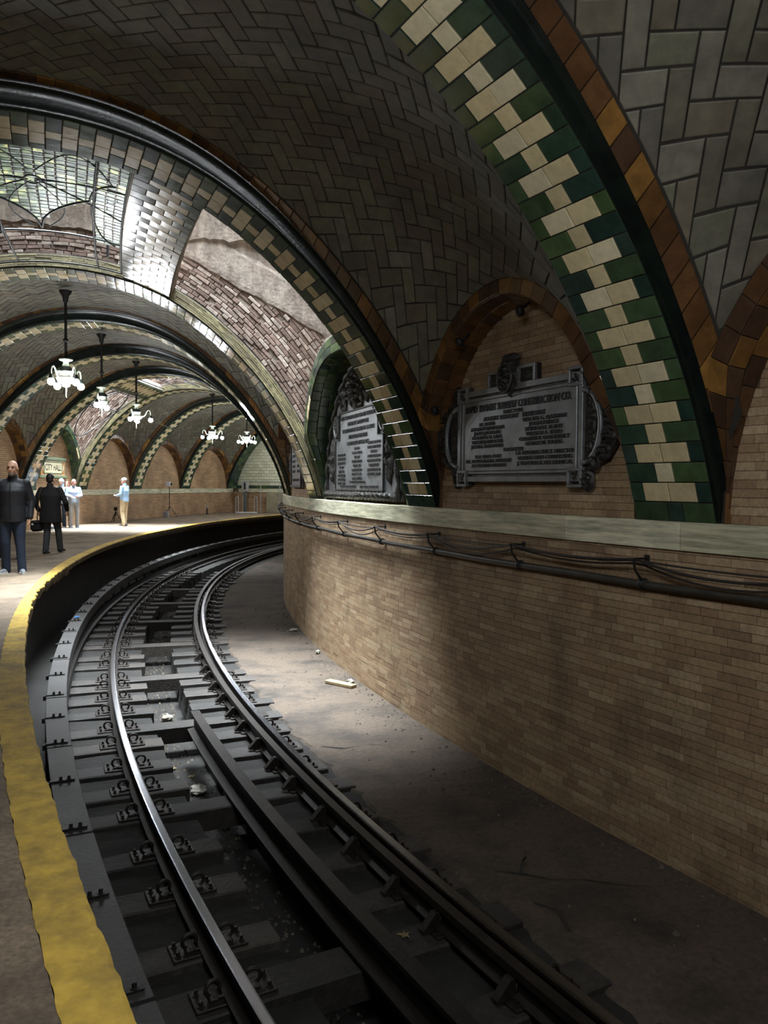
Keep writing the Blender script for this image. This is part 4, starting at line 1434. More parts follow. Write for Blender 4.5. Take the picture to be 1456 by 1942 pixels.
def relief(cx, cy, rx, ry, h, seed, n=28, m=9, power=.5, rough=.45):
    """ornamental cast relief on an oval base"""
    mb = MB(); vs = [(cx, cy, h)]; fs = []
    g = random.Random(seed)
    ph = [g.uniform(0, 6.28) for _ in range(6)]
    k1, k2 = g.choice((5, 6, 7)), g.choice((9, 11, 13))
    for j in range(1, m + 1):
        rho = j / m
        for i in range(n):
            a = 2 * PI * i / n
            w = 1 + .06 * math.sin(k1 * a + ph[0]) + .04 * math.sin(k2 * a + ph[1])
            z = h * (1 - rho ** 2) ** power if rho < 1 else -.0
            z *= 1 - rough * .5 + rough * (math.sin(k1 * a + ph[2] + rho * 5) * math.sin(rho * 9 + ph[3]) + .5 * math.sin(k2 * a - rho * 8 + ph[4])) if rho < 1 else 1
            vs.append((cx + rx * rho * w * math.cos(a), cy + ry * rho * w * math.sin(a), max(z, 0) if rho < 1 else 0))
    for i in range(n): fs.append((0, 1 + i, 1 + (i + 1) % n))
    for j in range(m - 1):
        for i in range(n):
            fs.append((1 + j * n + i, 1 + (j + 1) * n + i, 1 + (j + 1) * n + (i + 1) % n, 1 + j * n + (i + 1) % n))
    mb.add(vs, fs, True)
    return mb


def bars_frame(mb, x0, x1, y0, y1, w, z0, z1, bev=.004):
    mb.box(((x0 + x1) / 2, y1 - w / 2, (z0 + z1) / 2), (x1 - x0, w, z1 - z0), None, bev)
    mb.box(((x0 + x1) / 2, y0 + w / 2, (z0 + z1) / 2), (x1 - x0, w, z1 - z0), None, bev)
    mb.box((x0 + w / 2, (y0 + y1) / 2, (z0 + z1) / 2), (w, y1 - y0 - 2 * w, z1 - z0), None, bev)
    mb.box((x1 - w / 2, (y0 + y1) / 2, (z0 + z1) / 2), (w, y1 - y0 - 2 * w, z1 - z0), None, bev)
    return mb


# ------------------------------------------------------------------ wide bronze tablet
pl = empty('bronze_plaque', frame(7.74, 41.988, 2.045))
tag(pl, 'wide rectangular grey bronze plaque listing company directors, on brick between two arches', 'plaque', 'bronze plaques on the lunette walls')
hw, hh = 1.02, .47
out = [(-hw, -hh - .05), (-hw + .2, -hh - .05), (-hw + .2, -hh + .02), (hw - .2, -hh + .02), (hw - .2, -hh - .05), (hw, -hh - .05), (hw, hh + .05), (hw - .2, hh + .05), (hw - .2, hh - .02), (.34, hh - .02), (.34, hh + .16), (-.45, hh + .16), (-.45, hh - .02), (-hw + .2, hh - .02), (-hw + .2, hh + .05), (-hw, hh + .05)]
obj('back_plate', MB().prism(out, .0, .055, None, .004), M['bronze_dark'], pl)
fr_ = obj('border', bars_frame(MB(), -hw + .006, hw - .006, -hh + .0, hh - .0, .055, .05, .078), M['bronze'], pl)
obj('bead', bars_frame(MB(), -hw + .085, hw - .085, -hh + .078, hh - .078, .03, .05, .074, .006), M['bronze'], pl)
obj('field', MB().box((0, 0, .055), (2 * hw - .23, 2 * hh - .22, .016), None, .003), M['bronze'], pl)
for sx in (-1, 1):
    for sy in (-1, 1):
        c = obj('corner_block', bars_frame(MB(), sx * (hw - .10) - .095, sx * (hw - .10) + .095, sy * (hw * 0 + hh - .035) - .085, sy * (hh - .035) + .085, .028, .05, .088), M['bronze'], pl)
        o = obj('rosette', relief(0, 0, .06, .05, .03, 5 + sx + 3 * sy, 18, 6), M['bronze_dark'], c); o.location = (sx * (hw - .10), sy * (hh - .035), .056)
hp = obj('head_panel', bars_frame(MB(), -.45, .34, hh - .03, hh + .16, .032, .05, .08), M['bronze'], pl)
for sx in (-.33, .22):
    o = obj('scroll', relief(0, 0, .10, .05, .025, 31 + int(sx * 10), 18, 6), M['bronze_dark'], hp); o.location = (sx, hh + .065, .056)
crest = obj('crest', relief(0, 0, .175, .20, .085, 77, 30, 10, .5, .6), M['bronze_dark'], pl); crest.location = (-.07, hh + .085, .06)
obj('crest_ring', MB().tube([(-.07 + .12 * math.cos(a), hh + .06 + .14 * math.sin(a), .13) for a in np.linspace(0, 2 * PI, 22)], .012, 6), M['bronze_dark'], pl)
o = obj('crest_plume', relief(0, 0, .13, .05, .08, 79, 18, 6), M['bronze_dark'], pl); o.location = (-.05, hh + .25, .06)
for sx in (-1, 1):
    cx = sx * hw
    lobe = [(cx, -.36)] + [(cx + sx * .40 * math.sin(a), -.36 * math.cos(a) * 1.0) for a in np.linspace(0.05, PI - .05, 16)] + [(cx, .36)]
    lb = obj('side_lobe', MB().prism(lobe, .0, .05, None, .006), M['bronze_dark'], pl)
    obj('lobe_ring', MB().tube([(cx + sx * .225 * math.sin(a), -.31 * math.cos(a), .075) for a in np.linspace(0, PI, 14)], .026, 6), M['bronze'], lb)
    for j, a in enumerate(np.linspace(.35, PI - .35, 6)):
        o = obj('acanthus', relief(0, 0, .085, .085, .06, 100 + j + 10 * sx, 16, 6, .5, .7), M['bronze_dark'], lb); o.location = (cx + sx * .315 * math.sin(a), -.32 * math.cos(a), .045)
    for j, y in enumerate((-.17, .0, .17)):
        o = obj('leaf_relief', relief(0, 0, .06, .085, .04, 140 + j + 10 * sx, 14, 5, .5, .7), M['bronze_dark'], lb); o.location = (cx + sx * .08, y, .045)
    for y in (-.45, .45):
        o = obj('corner_scroll', relief(0, 0, .075, .11, .06, 160 + int(y * 10) + sx, 16, 6, .5, .7), M['bronze_dark'], lb); o.location = (cx + sx * .03, y, .03)
TZ = .0665
def put(body, xl, xr, y, size): text(pl, body, (xl + xr) / 2, y, TZ, size, xr - xl)
put('RAPID TRANSIT SUBWAY CONSTRUCTION CO.', -.86, .85, .275, .10)
put('DIRECTORS', -.17, .14, .212, .052)
put('AUGUST BELMONT   PRESIDENT', -.53, .49, .163, .062)
for i, (a, w_) in enumerate((('E.P. BRYAN', .27), ('ANDREW FREEDMAN', .60), ('JAMES JOURDAN', .48), ('GARDINER M. LANE', .54), ('WALTHER LUTTGEN', .55), ('JOHN B. McDONALD', .58))):
    put(a, -.467 - w_ / 2, -.467 + w_ / 2, .112 - i * .0445, .052)
for i, (a, w_) in enumerate((('WALTER G. OAKMAN', .64), ('JOHN PEIRCE', .44), ('MORTON F. PLANT', .55), ('WILLIAM A. READ', .53), ('CORNELIUS VANDERBILT', .74), ('GEORGE W. YOUNG', .54))):
    put(a, .463 - w_ / 2, .463 + w_ / 2, .113 - i * .0455, .052)
put('ENGINEERS', -.16, .16, -.157, .05)
for i, (a, w_) in enumerate((('S.L.F. DEYO. CHIEF', .47), ('H.C. DOUGLAS PRIN. ASSISTANT', .82), ('A.E. OLMSTED DIVISION', .62))):
    put(a, -.44 - w_ / 2, -.44 + w_ / 2, -.215 - i * .045, .048)
for i, (a, w_) in enumerate((('L.B. STILLWELL ELECT. DIRECTOR', .86), ('GEORGE GIBBS CONSULTING', .80), ('J. VAN VLECK MECHANICAL', .82))):
    put(a, .475 - w_ / 2, .475 + w_ / 2, -.198 - i * .049, .05)

# ------------------------------------------------------------------ arched bronze tablet in the green niche
b2 = BAYS[2]
p2 = empty('bronze_plaque', frame(b2.mid, 41.87, 1.30) @ Matrix.Diagonal((.94, .97, 1, 1)))
tag(p2, 'tall arched grey bronze plaque with an eagle crest filling the green tiled niche', 'plaque', 'bronze plaques on the lunette walls')
AW, AH = b2.xin * b2.half * D2M * RI - .05, 2.14
ell = lambda k_, n_=34, w0=0: [(k_ * AW * math.cos(a), .02 + (AH * k_) * math.sin(a)) for a in np.linspace(0, PI, n_)]
obj('back_plate', MB().prism(ell(1.0), .0, .05, None, .004), M['bronze'], p2)
rope = ell(.975, 60)
obj('wreath', MB().tube([(x, y, .06) for x, y in rope], [.045 + .02 * math.sin(i * 2.1) for i in range(60)], 8), M['bronze_dark'], p2)
obj('base_roll', MB().tube([(x, .075, .07) for x in np.linspace(-AW * .97, AW * .97, 70)], [.062 + .014 * math.sin(i * 1.9) for i in range(70)], 10), M['bronze_dark'], p2)
tp = [(-1.22, .16), (1.22, .16), (1.22, .96), (.98, .96), (.98, 1.40), (-.98, 1.40), (-.98, .96), (-1.22, .96)]
obj('tablet', MB().prism(tp, .045, .075, None, .006), M['bronze'], p2)
tb_ = obj('tablet_edge', MB().tube([(x, y, .078) for x, y in tp + tp[:1]], .016, 6, False, False), M['bronze_dark'], p2)
o = obj('eagle_crest', relief(0, 0, .34, .36, .13, 201, 34, 12, .5, .7), M['bronze_dark'], p2); o.location = (-.02, 1.74, .05)
for a in (-1, 1):
    o = obj('crest_wing', relief(0, 0, .10, .26, .08, 210 + a, 18, 8, .5, .7), M['bronze_dark'], p2); o.location = (a * .42, 1.72, .05)
    o = obj('figure_relief', relief(0, 0, .17, .26, .07, 220 + a, 20, 8, .5, .7), M['bronze_dark'], p2); o.location = (a * .80, 1.58, .05)
    md = obj('medallion', MB().lathe([(.0, .085), (.10, .085), (.115, .1), (.135, .1), (.145, .08), (.145, .04)], 22, Matrix.Translation((a * 1.18, 1.19, 0)) @ Matrix.Diagonal((1, 1.35, 1, 1))), M['bronze'], p2)
    o = obj('medallion_relief', relief(0, 0, .07, .11, .03, 230 + a, 14, 6, .5, .7), M['bronze_dark'], md); o.location = (a * 1.18, 1.19, .085)
    o = obj('figure_relief', relief(0, 0, .16, .40, .08, 240 + a, 20, 9, .5, .7), M['bronze_dark'], p2); o.location = (a * 1.44, .62, .04)
o = obj('picture_panel', bars_frame(MB(), .82, 1.05, 1.50, 1.68, .02, .05, .085), M['bronze'], p2)
for i in range(8):
    o = obj('laurel_leaf', relief(0, 0, .09, .045, .05, 260 + i, 12, 5, .5, .5), M['bronze_dark'], p2); o.location = (.15 + i * .2, .085, .115)
T2 = .084
for i, (a, w_) in enumerate((('FIRST MUNICIPAL RAPID TRANSIT RAILROAD', 1.78), ('OF THE CITY OF NEW YORK', 1.06), ('SUGGESTED BY THE CHAMBER OF COMMERCE', 1.62), ('AUTHORIZED BY THE STATE', .94), ('CONSTRUCTED BY THE CITY', 1.10))):
    text(p2, a, .0, 1.30 - i * .103, T2, .085, w_)
cols = ((-.86, ('COMMISSIONERS', 'ALEXANDER E. ORR', 'JOHN H. STARIN', 'SETH LOW', 'JOHN CLAFLIN', 'MORRIS K. JESUP', 'WOODBURY LANGDON', 'GEORGE L. RIVES'), .42, .72),
        (-.02, ('MAYORS', 'WILLIAM L. STRONG', 'SETH LOW', 'ROBERT A. VAN WYCK', 'COMPTROLLERS', 'EDWARD M. GROUT', 'BIRD S. COLER', 'ASHBEL P. FITCH'), .50, .80),
        (.80, ('CHIEF ENGINEER', 'WM. BARCLAY PARSONS', 'COUNSEL', 'ALBERT B. BOARDMAN', 'EDWARD M. SHEPARD', 'CONTRACTORS', 'JOHN B. McDONALD', 'AUGUST BELMONT'), .58, .86))
for cx, lines, w_, y0 in cols:
    for i, a in enumerate(lines):
        text(p2, a, cx, y0 - i * .066, T2, .056, w_ * (1 if len(a) > 12 else .75 if len(a) > 9 else .5))
text(p2, 'BUILT IN THE YEARS 1900 TO 1904', .0, .285, T2, .045, .80)
text(p2, 'HEINS AND LAFARGE ARCHITECTS', -.50, .215, T2, .042, .86)
text(p2, 'JOHN B. McDONALD CONTRACTOR', .58, .215, T2, .042, .86)

# ------------------------------------------------------------------ third tablet, seen edge-on behind the skylight rib
b3 = BAYS[3]
p3 = empty('bronze_plaque', frame(b3.mid + .1, 41.985, 2.02))
tag(p3, 'narrow glimpse of a grey bronze plaque beyond the skylight arch', 'plaque', 'bronze plaques on the lunette walls')
obj('back_plate', MB().prism([(-.8, -.55), (.8, -.55), (.8, .45), (.5, .58), (-.5, .58), (-.8, .45)], 0, .055, None, .004), M['bronze'], p3)
obj('border', bars_frame(MB(), -.8, .8, -.55, .45, .05, .05, .08), M['bronze_dark'], p3)
for sx in (-1, 1):
    o = obj('side_scroll', relief(0, 0, .13, .4, .07, 300 + sx, 18, 8), M['bronze_dark'], p3); o.location = (sx * .86, -.05, .02)
for i, (a, b) in enumerate((('COMPTROLLER', 'PRESIDENT'), ('SECRETARY', 'ENGINEER'), ('ALDERMEN', 'COUNSEL'), ('DEPUTY', 'AUDITOR'), ('CHIEF', 'CLERK'), ('DIVISION', 'STATION'))):
    text(p3, a, -.35, .30 - i * .105, .058, .08, .42); text(p3, b, .35, .30 - i * .105, .058, .08, .40)
text(p3, 'CITY OF NEW YORK', .0, -.40, .058, .075, 1.0)

# ------------------------------------------------------------------ mosaic station sign on the far wall
M['sign_field'] = mk('cream_mosaic', [(214, 204, 166)], .45, .03, 30, .12, bump=.1)
M['sign_orange'] = mk('orange_mosaic', [(196, 132, 48), (176, 112, 40)], .45, .1, 14, .35, dirt=(120, 90, 60), dscale=6, damt=.5, bump=.15)
M['sign_green'] = mk('grey_green_mosaic', [(110, 128, 96)], .5, .05, 14, .3, dirt=(70, 78, 64), dscale=6, damt=.5, bump=.15)
M['sign_black'] = mk('black_mosaic', [(34, 36, 34)], .5, .05, 14, .2, bump=.1)
sg_ = empty('station_sign', frame(34.75, RO + .03, 2.04) @ Matrix.Rotation(PI, 4, 'Y') @ Matrix.Diagonal((1.16, 1.02, 1, 1)))
tag(sg_, 'framed mosaic sign reading CITY HALL on the far wall', 'sign')
obj('panel', MB().box((0, 0, .015), (1.62, .52, .03), None, .004), M['sign_orange'], sg_)
obj('top_moulding', MB().box((0, .30, .035), (1.78, .085, .07), None, .012).box((0, .245, .03), (1.66, .035, .05), None, .006), M['sign_green'], sg_)
obj('bottom_moulding', MB().box((0, -.305, .035), (1.84, .075, .07), None, .012), M['sign_green'], sg_)
obj('inner_border', bars_frame(MB(), -.80, .80, -.255, .225, .022, .02, .045), M['cream'], sg_)
obj('name_field', MB().box((0, .0, .035), (1.16, .34, .02), None, .003), M['sign_field'], sg_)
obj('name_border', bars_frame(MB(), -.61, .61, -.20, .19, .026, .025, .052), M['sign_green'], sg_)
for sx in (-1, 1):
    obj('side_diamond', MB().prism([(sx * .64, .14), (sx * .76, .0), (sx * .64, -.14)], .028, .044), M['cream'], sg_)
text(sg_, 'CITY HALL', 0, 0, .046, .30, 1.06, mat='sign_black')

# ------------------------------------------------------------------ old lamp sockets on the lunette arch
for i, (q, r, z, lab) in enumerate(((8.62, 42.17, 3.06, 'black lamp socket high on the lunette arch over the plaque'), (7.35, 42.1, 3.2, 'bent black lamp socket at the top of the lunette arch'), (9.5, 42.12, 2.42, 'dusty black lamp socket low on the lunette arch beside the plaque'))):
    t = empty('lamp_socket', frame(q, r, z)); tag(t, lab, 'socket', 'old lamp sockets')
    obj('stem', MB().tube([(0, .03, 0), (.01 * i, -.02, .05), (.015 * i - .02, -.05, .09)], .012, 6), M['iron'], t)
    obj('shell', MB().lathe([(.018, .05), (.035, .03), (.045, -.02), (.03, -.05), (.0, -.055)], 12, Matrix.Translation((.015 * i - .02, -.06, .10)) @ Matrix.Rotation(-PI / 2 + .4, 4, 'X')), M['iron'], t)
# ------------------------------------------------------------------ people
def skinmat(name, c): return mk(name, [c], .5, .02, 20, .1, bump=.05)
M['skin'] = skinmat('skin_tone', (206, 158, 132))
M['skin_red'] = skinmat('ruddy_skin_tone', (214, 156, 134))
def cloth(name, c, r=.85, dirt=None): return mk(name, [c], r, .02, 5, .22, bump=.4, bscale=70, dirt=dirt, dscale=4, damt=.4)
M['navy'] = cloth('navy_black_cloth', (18, 20, 27), .6)
M['black'] = cloth('black_cloth', (15, 15, 17))
M['jeans'] = cloth('dark_blue_denim', (26, 38, 58), .85, (42, 58, 80))
M['charcoal'] = cloth('charcoal_trousers', (58, 62, 66))
M['ltblue'] = cloth('pale_blue_cloth', (150, 182, 214), .8, (110, 146, 190))
M['greyblue'] = cloth('grey_blue_hoodie', (158, 172, 192), .85, (112, 128, 156))
M['khaki'] = cloth('khaki_cloth', (186, 168, 136))
M['greycloth'] = cloth('light_grey_cloth', (146, 148, 150))
M['redhair'] = mk('auburn_hair', [(120, 56, 30)], .55, .1, 40, .4, bump=.6, bscale=80)
M['darkhair'] = mk('dark_hair', [(24, 20, 18)], .5, .1, 40, .4, bump=.6, bscale=80)
M['greyhair'] = mk('cropped_grey_hair', [(150, 138, 128)], .7, .1, 60, .3, bump=.5, bscale=120)
M['shoe_grey'] = mk('grey_sneaker', [(126, 130, 136)], .6, .05, 20, .3, bump=.3)
M['shoe_dark'] = mk('black_shoe', [(20, 20, 22)], .5, .05, 20, .3, bump=.2)
M['shoe_blue'] = mk('blue_grey_sneaker', [(72, 84, 110)], .6, .05, 20, .3, bump=.2)
M['sole'] = mk('white_sole', [(206, 206, 200)], .6, .02, 20, .15, bump=.1)
M['white'] = mk('white_print', [(206, 208, 212)], .7, .02, 10, .1, bump=.1)
M['eye'] = mk('dark_eye', [(30, 24, 22)], .3, .01, 5, .1, bump=0)
M['strap'] = mk('brown_strap', [(52, 38, 30)], .6, .02, 10, .2, bump=.2)


def cap(mb, p0, p1, r0, r1, n=12, flat=1.0):
    """closed tapered capsule"""
    p0, p1 = Vector(p0), Vector(p1)
    t = p1 - p0
    L_ = t.length
    t = t.normalized() if L_ > 1e-6 else Vector((0, 0, 1))
    ref = Vector((0, 1, 0)) if abs(t.y) < .8 else Vector((1, 0, 0))
    a = t.cross(ref).normalized(); b = t.cross(a)
    rings = []
    for k in range(4): 
        q = -PI / 2 + PI / 2 * k / 4
        if k: rings.append((p0 + t * (r0 * math.sin(q)), r0 * math.cos(q)))
    rings += [(p0, r0), (p1, r1)]
    for k in range(1, 4):
        q = PI / 2 * k / 4
        rings.append((p1 + t * (r1 * math.sin(q)), r1 * math.cos(q)))
    vs, fs = [p0 - t * r0], []
    for c, r in rings:
        for i in range(n):
            q = 2 * PI * i / n
            vs.append(c + (a * math.cos(q) + b * math.sin(q) * flat) * r)
    vs.append(p1 + t * r1)
    m_ = len(rings)
    for i in range(n): fs.append((0, 1 + (i + 1) % n, 1 + i))
    for j in range(m_ - 1):
        for i in range(n): fs.append((1 + j * n + i, 1 + j * n + (i + 1) % n, 1 + (j + 1) * n + (i + 1) % n, 1 + (j + 1) * n + i))
    e = len(vs) - 1
    for i in range(n): fs.append((e, 1 + (m_ - 1) * n + i, 1 + (m_ - 1) * n + (i + 1) % n))
    mb.add(vs, fs, True)


def chain(mb, pts, rad, n=12):
    for (a, b), (ra, rb) in zip(zip(pts, pts[1:]), zip(rad, rad[1:])): cap(mb, a, b, ra, rb, n)


def loft(mb, rings, n=16):
    """closed elliptical loft: rings = (centre, rx, ry) stacked upwards"""
    vs, fs = [Vector(rings[0][0])], []
    for c, rx, ry in rings:
        for i in range(n):
            q = 2 * PI * i / n
            vs.append(Vector(c) + Vector((rx * math.cos(q), ry * math.sin(q), 0)))
    vs.append(Vector(rings[-1][0]))
    m_ = len(rings)
    for i in range(n): fs.append((0, 1 + (i + 1) % n, 1 + i))
    for j in range(m_ - 1):
        for i in range(n): fs.append((1 + j * n + i, 1 + j * n + (i + 1) % n, 1 + (j + 1) * n + (i + 1) % n, 1 + (j + 1) * n + i))
    e = len(vs) - 1
    for i in range(n): fs.append((e, 1 + (m_ - 1) * n + i, 1 + (m_ - 1) * n + (i + 1) % n))
    mb.add(vs, fs, True)


def ellipsoid(mb, c, r, R_=None, n=16, m=10):
    T = Matrix.Translation(c) @ (R_ or Matrix.Identity(4)) @ Matrix.Diagonal((r[0], r[1], r[2], 1))
    mb.lathe([(max(1e-5, math.sin(PI * k / m)) if 0 < k < m else 1e-5, -math.cos(PI * k / m)) for k in range(m + 1)], n, T)


def fused(name, mb, mat, parent, voxel, smooth=4):
    """one continuous skin grown over the shapes"""
    o = obj(name, mb, mat, parent)
    md = o.modifiers.new('fuse', 'REMESH'); md.mode = 'VOXEL'; md.voxel_size = voxel; md.use_smooth_shade = True
    if smooth:
        sm = o.modifiers.new('soften', 'SMOOTH'); sm.factor = .5; sm.iterations = smooth
    return o


def hand(mb, wrist, d, palm_n, side, curl=.5, k=1.0):
    """palm, four fingers of different length and a thumb; d = direction of the hand, palm_n = the way the palm faces"""
    w = Vector(wrist); d = Vector(d).normalized(); pn = Vector(palm_n); pn = (pn - d * pn.dot(d)).normalized()
    x = d.cross(pn).normalized() * side
    for f in (-1, 0, 1): cap(mb, w + x * .018 * f, w + d * .075 * k + x * .024 * f, .014, .015, 8)
    for i, (off, ln) in enumerate(((-.032, .066), (-.011, .078), (.011, .074), (.031, .058))):
        p0 = w + d * .078 * k + x * off
        d1 = (d * math.cos(curl * .5) + pn * math.sin(curl * .5))
        d2 = (d * math.cos(curl * 1.3) + pn * math.sin(curl * 1.3))
        p1 = p0 + d1 * ln * .5; p2 = p1 + d2 * ln * .5
        chain(mb, [p0, p1, p2], [.0095, .009, .0075], 8)
    t0 = w + d * .02 - x * .03
    t1 = t0 + (d * .6 - x * .7 + pn * .35).normalized() * .04
    t2 = t1 + (d * .9 - x * .1 + pn * .45).normalized() * .035
    chain(mb, [t0, t1, t2], [.013, .0105, .009], 8)


def person(name, label, s, r, yaw, height, P):
    """yaw: facing in degrees, 0 = away from the camera, 180 = towards it, 90 = to the left of the picture.
    Local axes: x = the person's right, y = forwards, z = up; all joints for a 1.75 m figure."""
    x0, y0, _ = W(s, r, 0)
    k = height / 1.75
    root = empty(name, Matrix.Translation((x0, y0, 0)) @ Matrix.Rotation(math.radians(yaw), 4, 'Z') @ Matrix.Diagonal((k, k, k, 1)))
    tag(root, label, 'person', P.get('group'))
    vx = P.get('voxel', .014)
    g = P.get('girth', 1.0)
    J = dict(hipR=(.095, 0, .93), hipL=(-.095, 0, .93), kneeR=(.105, .03, .50), kneeL=(-.105, .03, .50), ankR=(.11, 0, .09), ankL=(-.11, 0, .09),
             shR=(.19, -.01, 1.405), shL=(-.19, -.01, 1.405), elR=(.25, -.03, 1.15), elL=(-.25, -.03, 1.15), wrR=(.255, .06, .91), wrL=(-.255, .06, .91),
             neck=(0, -.015, 1.47), head=(0, .015, 1.63), chest=(0, 0, 1.28), waist=(0, .0, 1.05), pelvis=(0, 0, .95), hdR=(0, .15, -1), hdL=(0, .15, -1), pnR=(-1, 0, 0), pnL=(1, 0, 0), toeR=(.03, 1, 0), toeL=(-.03, 1, 0))
    J.update(P.get('joints', {}))
    V = {q: Vector(p) for q, p in J.items()}
    hr = Matrix.Rotation(math.radians(P.get('head_yaw', 0)), 4, 'Z') @ Matrix.Rotation(math.radians(P.get('head_pitch', 0)), 4, 'X')
    HC = V['head']
    hp = lambda *p: HC + hr @ Vector(p)
    # --- body
    mb = MB()
    ellipsoid(mb, hp(0, -.005, .025), (.076, .096, .098), hr)
    ellipsoid(mb, hp(0, .018, -.045), (.061, .076, .078), hr)
    ellipsoid(mb, hp(0, .052, -.088), (.034, .036, .03), hr)            # chin
    cap(mb, hp(0, .086, .012), hp(0, .108, -.024), .010, .016, 8)        # nose
    for sg in (-1, 1):
        ellipsoid(mb, hp(sg * .078, -.008, -.012), (.012, .022, .032), hr)    # ears
        ellipsoid(mb, hp(sg * .035, .074, -.028), (.022, .016, .02), hr)     # cheeks
    cap(mb, hp(-.035, .082, .03), hp(.035, .082, .03), .013, .013, 8)    # brow
    cap(mb, hp(-.02, .086, -.056), hp(.02, .086, -.056), .011, .011, 8)  # lips
    chain(mb, [V['neck'] - Vector((0, 0, .06)), V['neck'], hp(0, -.012, -.06)], [.066, .058, .056])
    loft(mb, [(V['pelvis'] - Vector((0, 0, .06)), .10, .08), (V['pelvis'], .15, .10), (V['waist'], .135, .095), (V['chest'], .155, .11), (V['neck'] - Vector((0, 0, .07)), .15, .085), (V['neck'] - Vector((0, 0, .02)), .06, .05)])
    for q in 'RL':
        chain(mb, [V['sh' + q], V['el' + q], V['wr' + q]], [.048, .038, .027])
        cap(mb, V['sh' + q], V['chest'] + Vector((0, 0, .1)), .05, .07)
        hand(mb, V['wr' + q], V['hd' + q], V['pn' + q], 1 if q == 'R' else -1, P.get('curl', .6))
        chain(mb, [V['hip' + q], V['knee' + q], V['ank' + q]], [.075, .05, .036])
        f = V['toe' + q].normalized()
        cap(mb, V['ank' + q] - Vector((0, 0, .04)), V['ank' + q] + f * .13 - Vector((0, 0, .055)), .032, .024)
    fused('body', mb, P.get('skin', M['skin']), root, min(vx, .011), 3)
    # --- eyes
    for sg in (-1, 1):
        e = MB(); ellipsoid(e, hp(sg * .031, .086, .008), (.011, .007, .007), hr, 8, 6); obj('eye', e, M['eye'], root)
        e = MB(); cap(e, hp(sg * .017, .095, .027), hp(sg * .05, .088, .027), .005, .004, 6); obj('eyebrow', e, P.get('brow', M['darkhair']), root)
    # --- upper garment
    mb = MB()
    zh = P.get('hem', .86)
    loft(mb, [((V['pelvis'].x, V['pelvis'].y, zh), .172 * g * P.get('flare', 1), .128 * g * P.get('flare', 1)), ((V['pelvis'].x, V['pelvis'].y, .95), .176 * g, .132 * g), (V['waist'], .168 * g, .128 * g), (V['chest'], .188 * g, .136 * g), (V['chest'] + Vector((0, -.005, .08)), .18 * g ** .7, .12), (V['neck'] - Vector((0, 0, .06)), .115, .085), (V['neck'] + Vector((0, 0, .0)), .072, .07)], 20)
    chain(mb, [V['neck'] - Vector((0, 0, .05)), V['neck'] + Vector((0, .0, .035))], [.085, .072])
    sl = P.get('sleeve', .92)
    for q in 'RL':
        cap(mb, V['neck'] - Vector((0, 0, .05)), V['sh' + q] - Vector((0, 0, .012)), .07, .06)
        cap(mb, V['chest'] + Vector((0, 0, .05)), V['sh' + q] - Vector((0, 0, .03)), .1, .062)
        we = V['el' + q].lerp(V['wr' + q], sl)
        chain(mb, [V['sh' + q], V['el' + q], we], [.064 * g ** .4, .057, .046])
    if P.get('hood'): ellipsoid(mb, V['neck'] + Vector((0, -.085, -.02)), (.12, .06, .07))
    fused('jacket', mb, P['top'], root, vx)
    # --- trousers
    mb = MB()
    loft(mb, [(V['pelvis'] - Vector((0, 0, .13)), .14, .10), (V['pelvis'] - Vector((0, 0, .02)), .165 * g, .122 * g), (V['waist'] - Vector((0, 0, .03)), .155 * g, .115 * g)], 18)
    for q in 'RL':
        cuff = V['ank' + q] + Vector((0, 0, -.045))
        chain(mb, [V['hip' + q], V['knee' + q], cuff], [.098 * g ** .6, .074, .066])
    fused('trousers', mb, P['bottom'], root, vx)
    # --- shoes
    for q in 'RL':
        f = V['toe' + q].normalized(); a = V['ank' + q]
        b0 = Vector((a.x, a.y, max(a.z - .055, .034)))
        mb = MB()
        chain(mb, [b0 - f * .06 + Vector((0, 0, .008)), b0 + f * .07, b0 + f * .165 - Vector((0, 0, .006))], [.043, .043, .033], 10)
        cap(mb, b0 - f * .03 + Vector((0, 0, .045)), b0 + f * .03 + Vector((0, 0, .02)), .042, .036, 10)
        sh = fused('shoe', mb, P['shoe'], root, .012, 2)
        sole = MB()
        n_ = 14; out_ = []
        xr = Vector((f.y, -f.x, 0))
        for i in range(n_):
            q_ = 2 * PI * i / n_
            out_.append(b0 + f * (.055 + .155 * math.cos(q_)) + xr * (.047 * math.sin(q_)))
        z_ = b0.z - .034
        vs_ = [Vector((p.x, p.y, z_)) for p in out_] + [Vector((p.x, p.y, z_ + .026)) for p in out_]
        sole.add(vs_, [tuple(range(n_))[::-1], tuple(range(n_, 2 * n_))] + [(i, (i + 1) % n_, n_ + (i + 1) % n_, n_ + i) for i in range(n_)])
        obj('sole', sole, P.get('sole', M['sole']), sh)
    # --- hair or cap
    hs = P.get('hair')
    if hs:
        kind, hm = hs
        mb = MB()
        if kind == 'short':
            ellipsoid(mb, hp(0, -.022, .045), (.084, .10, .09), hr)
            ellipsoid(mb, hp(0, -.055, -.005), (.078, .058, .075), hr)
        elif kind == 'long':
            ellipsoid(mb, hp(0, -.018, .05), (.088, .10, .09), hr)
            for sg in (-1, 0, 1): cap(mb, hp(sg * .06, -.045, .03), hp(sg * .082, -.04, -.14), .045, .05)
        elif kind == 'cap':
            ellipsoid(mb, hp(0, -.012, .055), (.086, .104, .078), hr)
        elif kind == 'hood':
            ellipsoid(mb, hp(0, -.03, .03), (.098, .105, .115), hr)
            cap(mb, hp(0, -.05, -.04), V['neck'], .09, .09)
        elif kind == 'crop':
            ellipsoid(mb, hp(0, -.035, .01), (.0785, .068, .075), hr)
        hn = 'cap' if kind == 'cap' else 'hood' if kind == 'hood' else 'hair'
        ho = fused(hn, mb, hm, root, .011, 2)
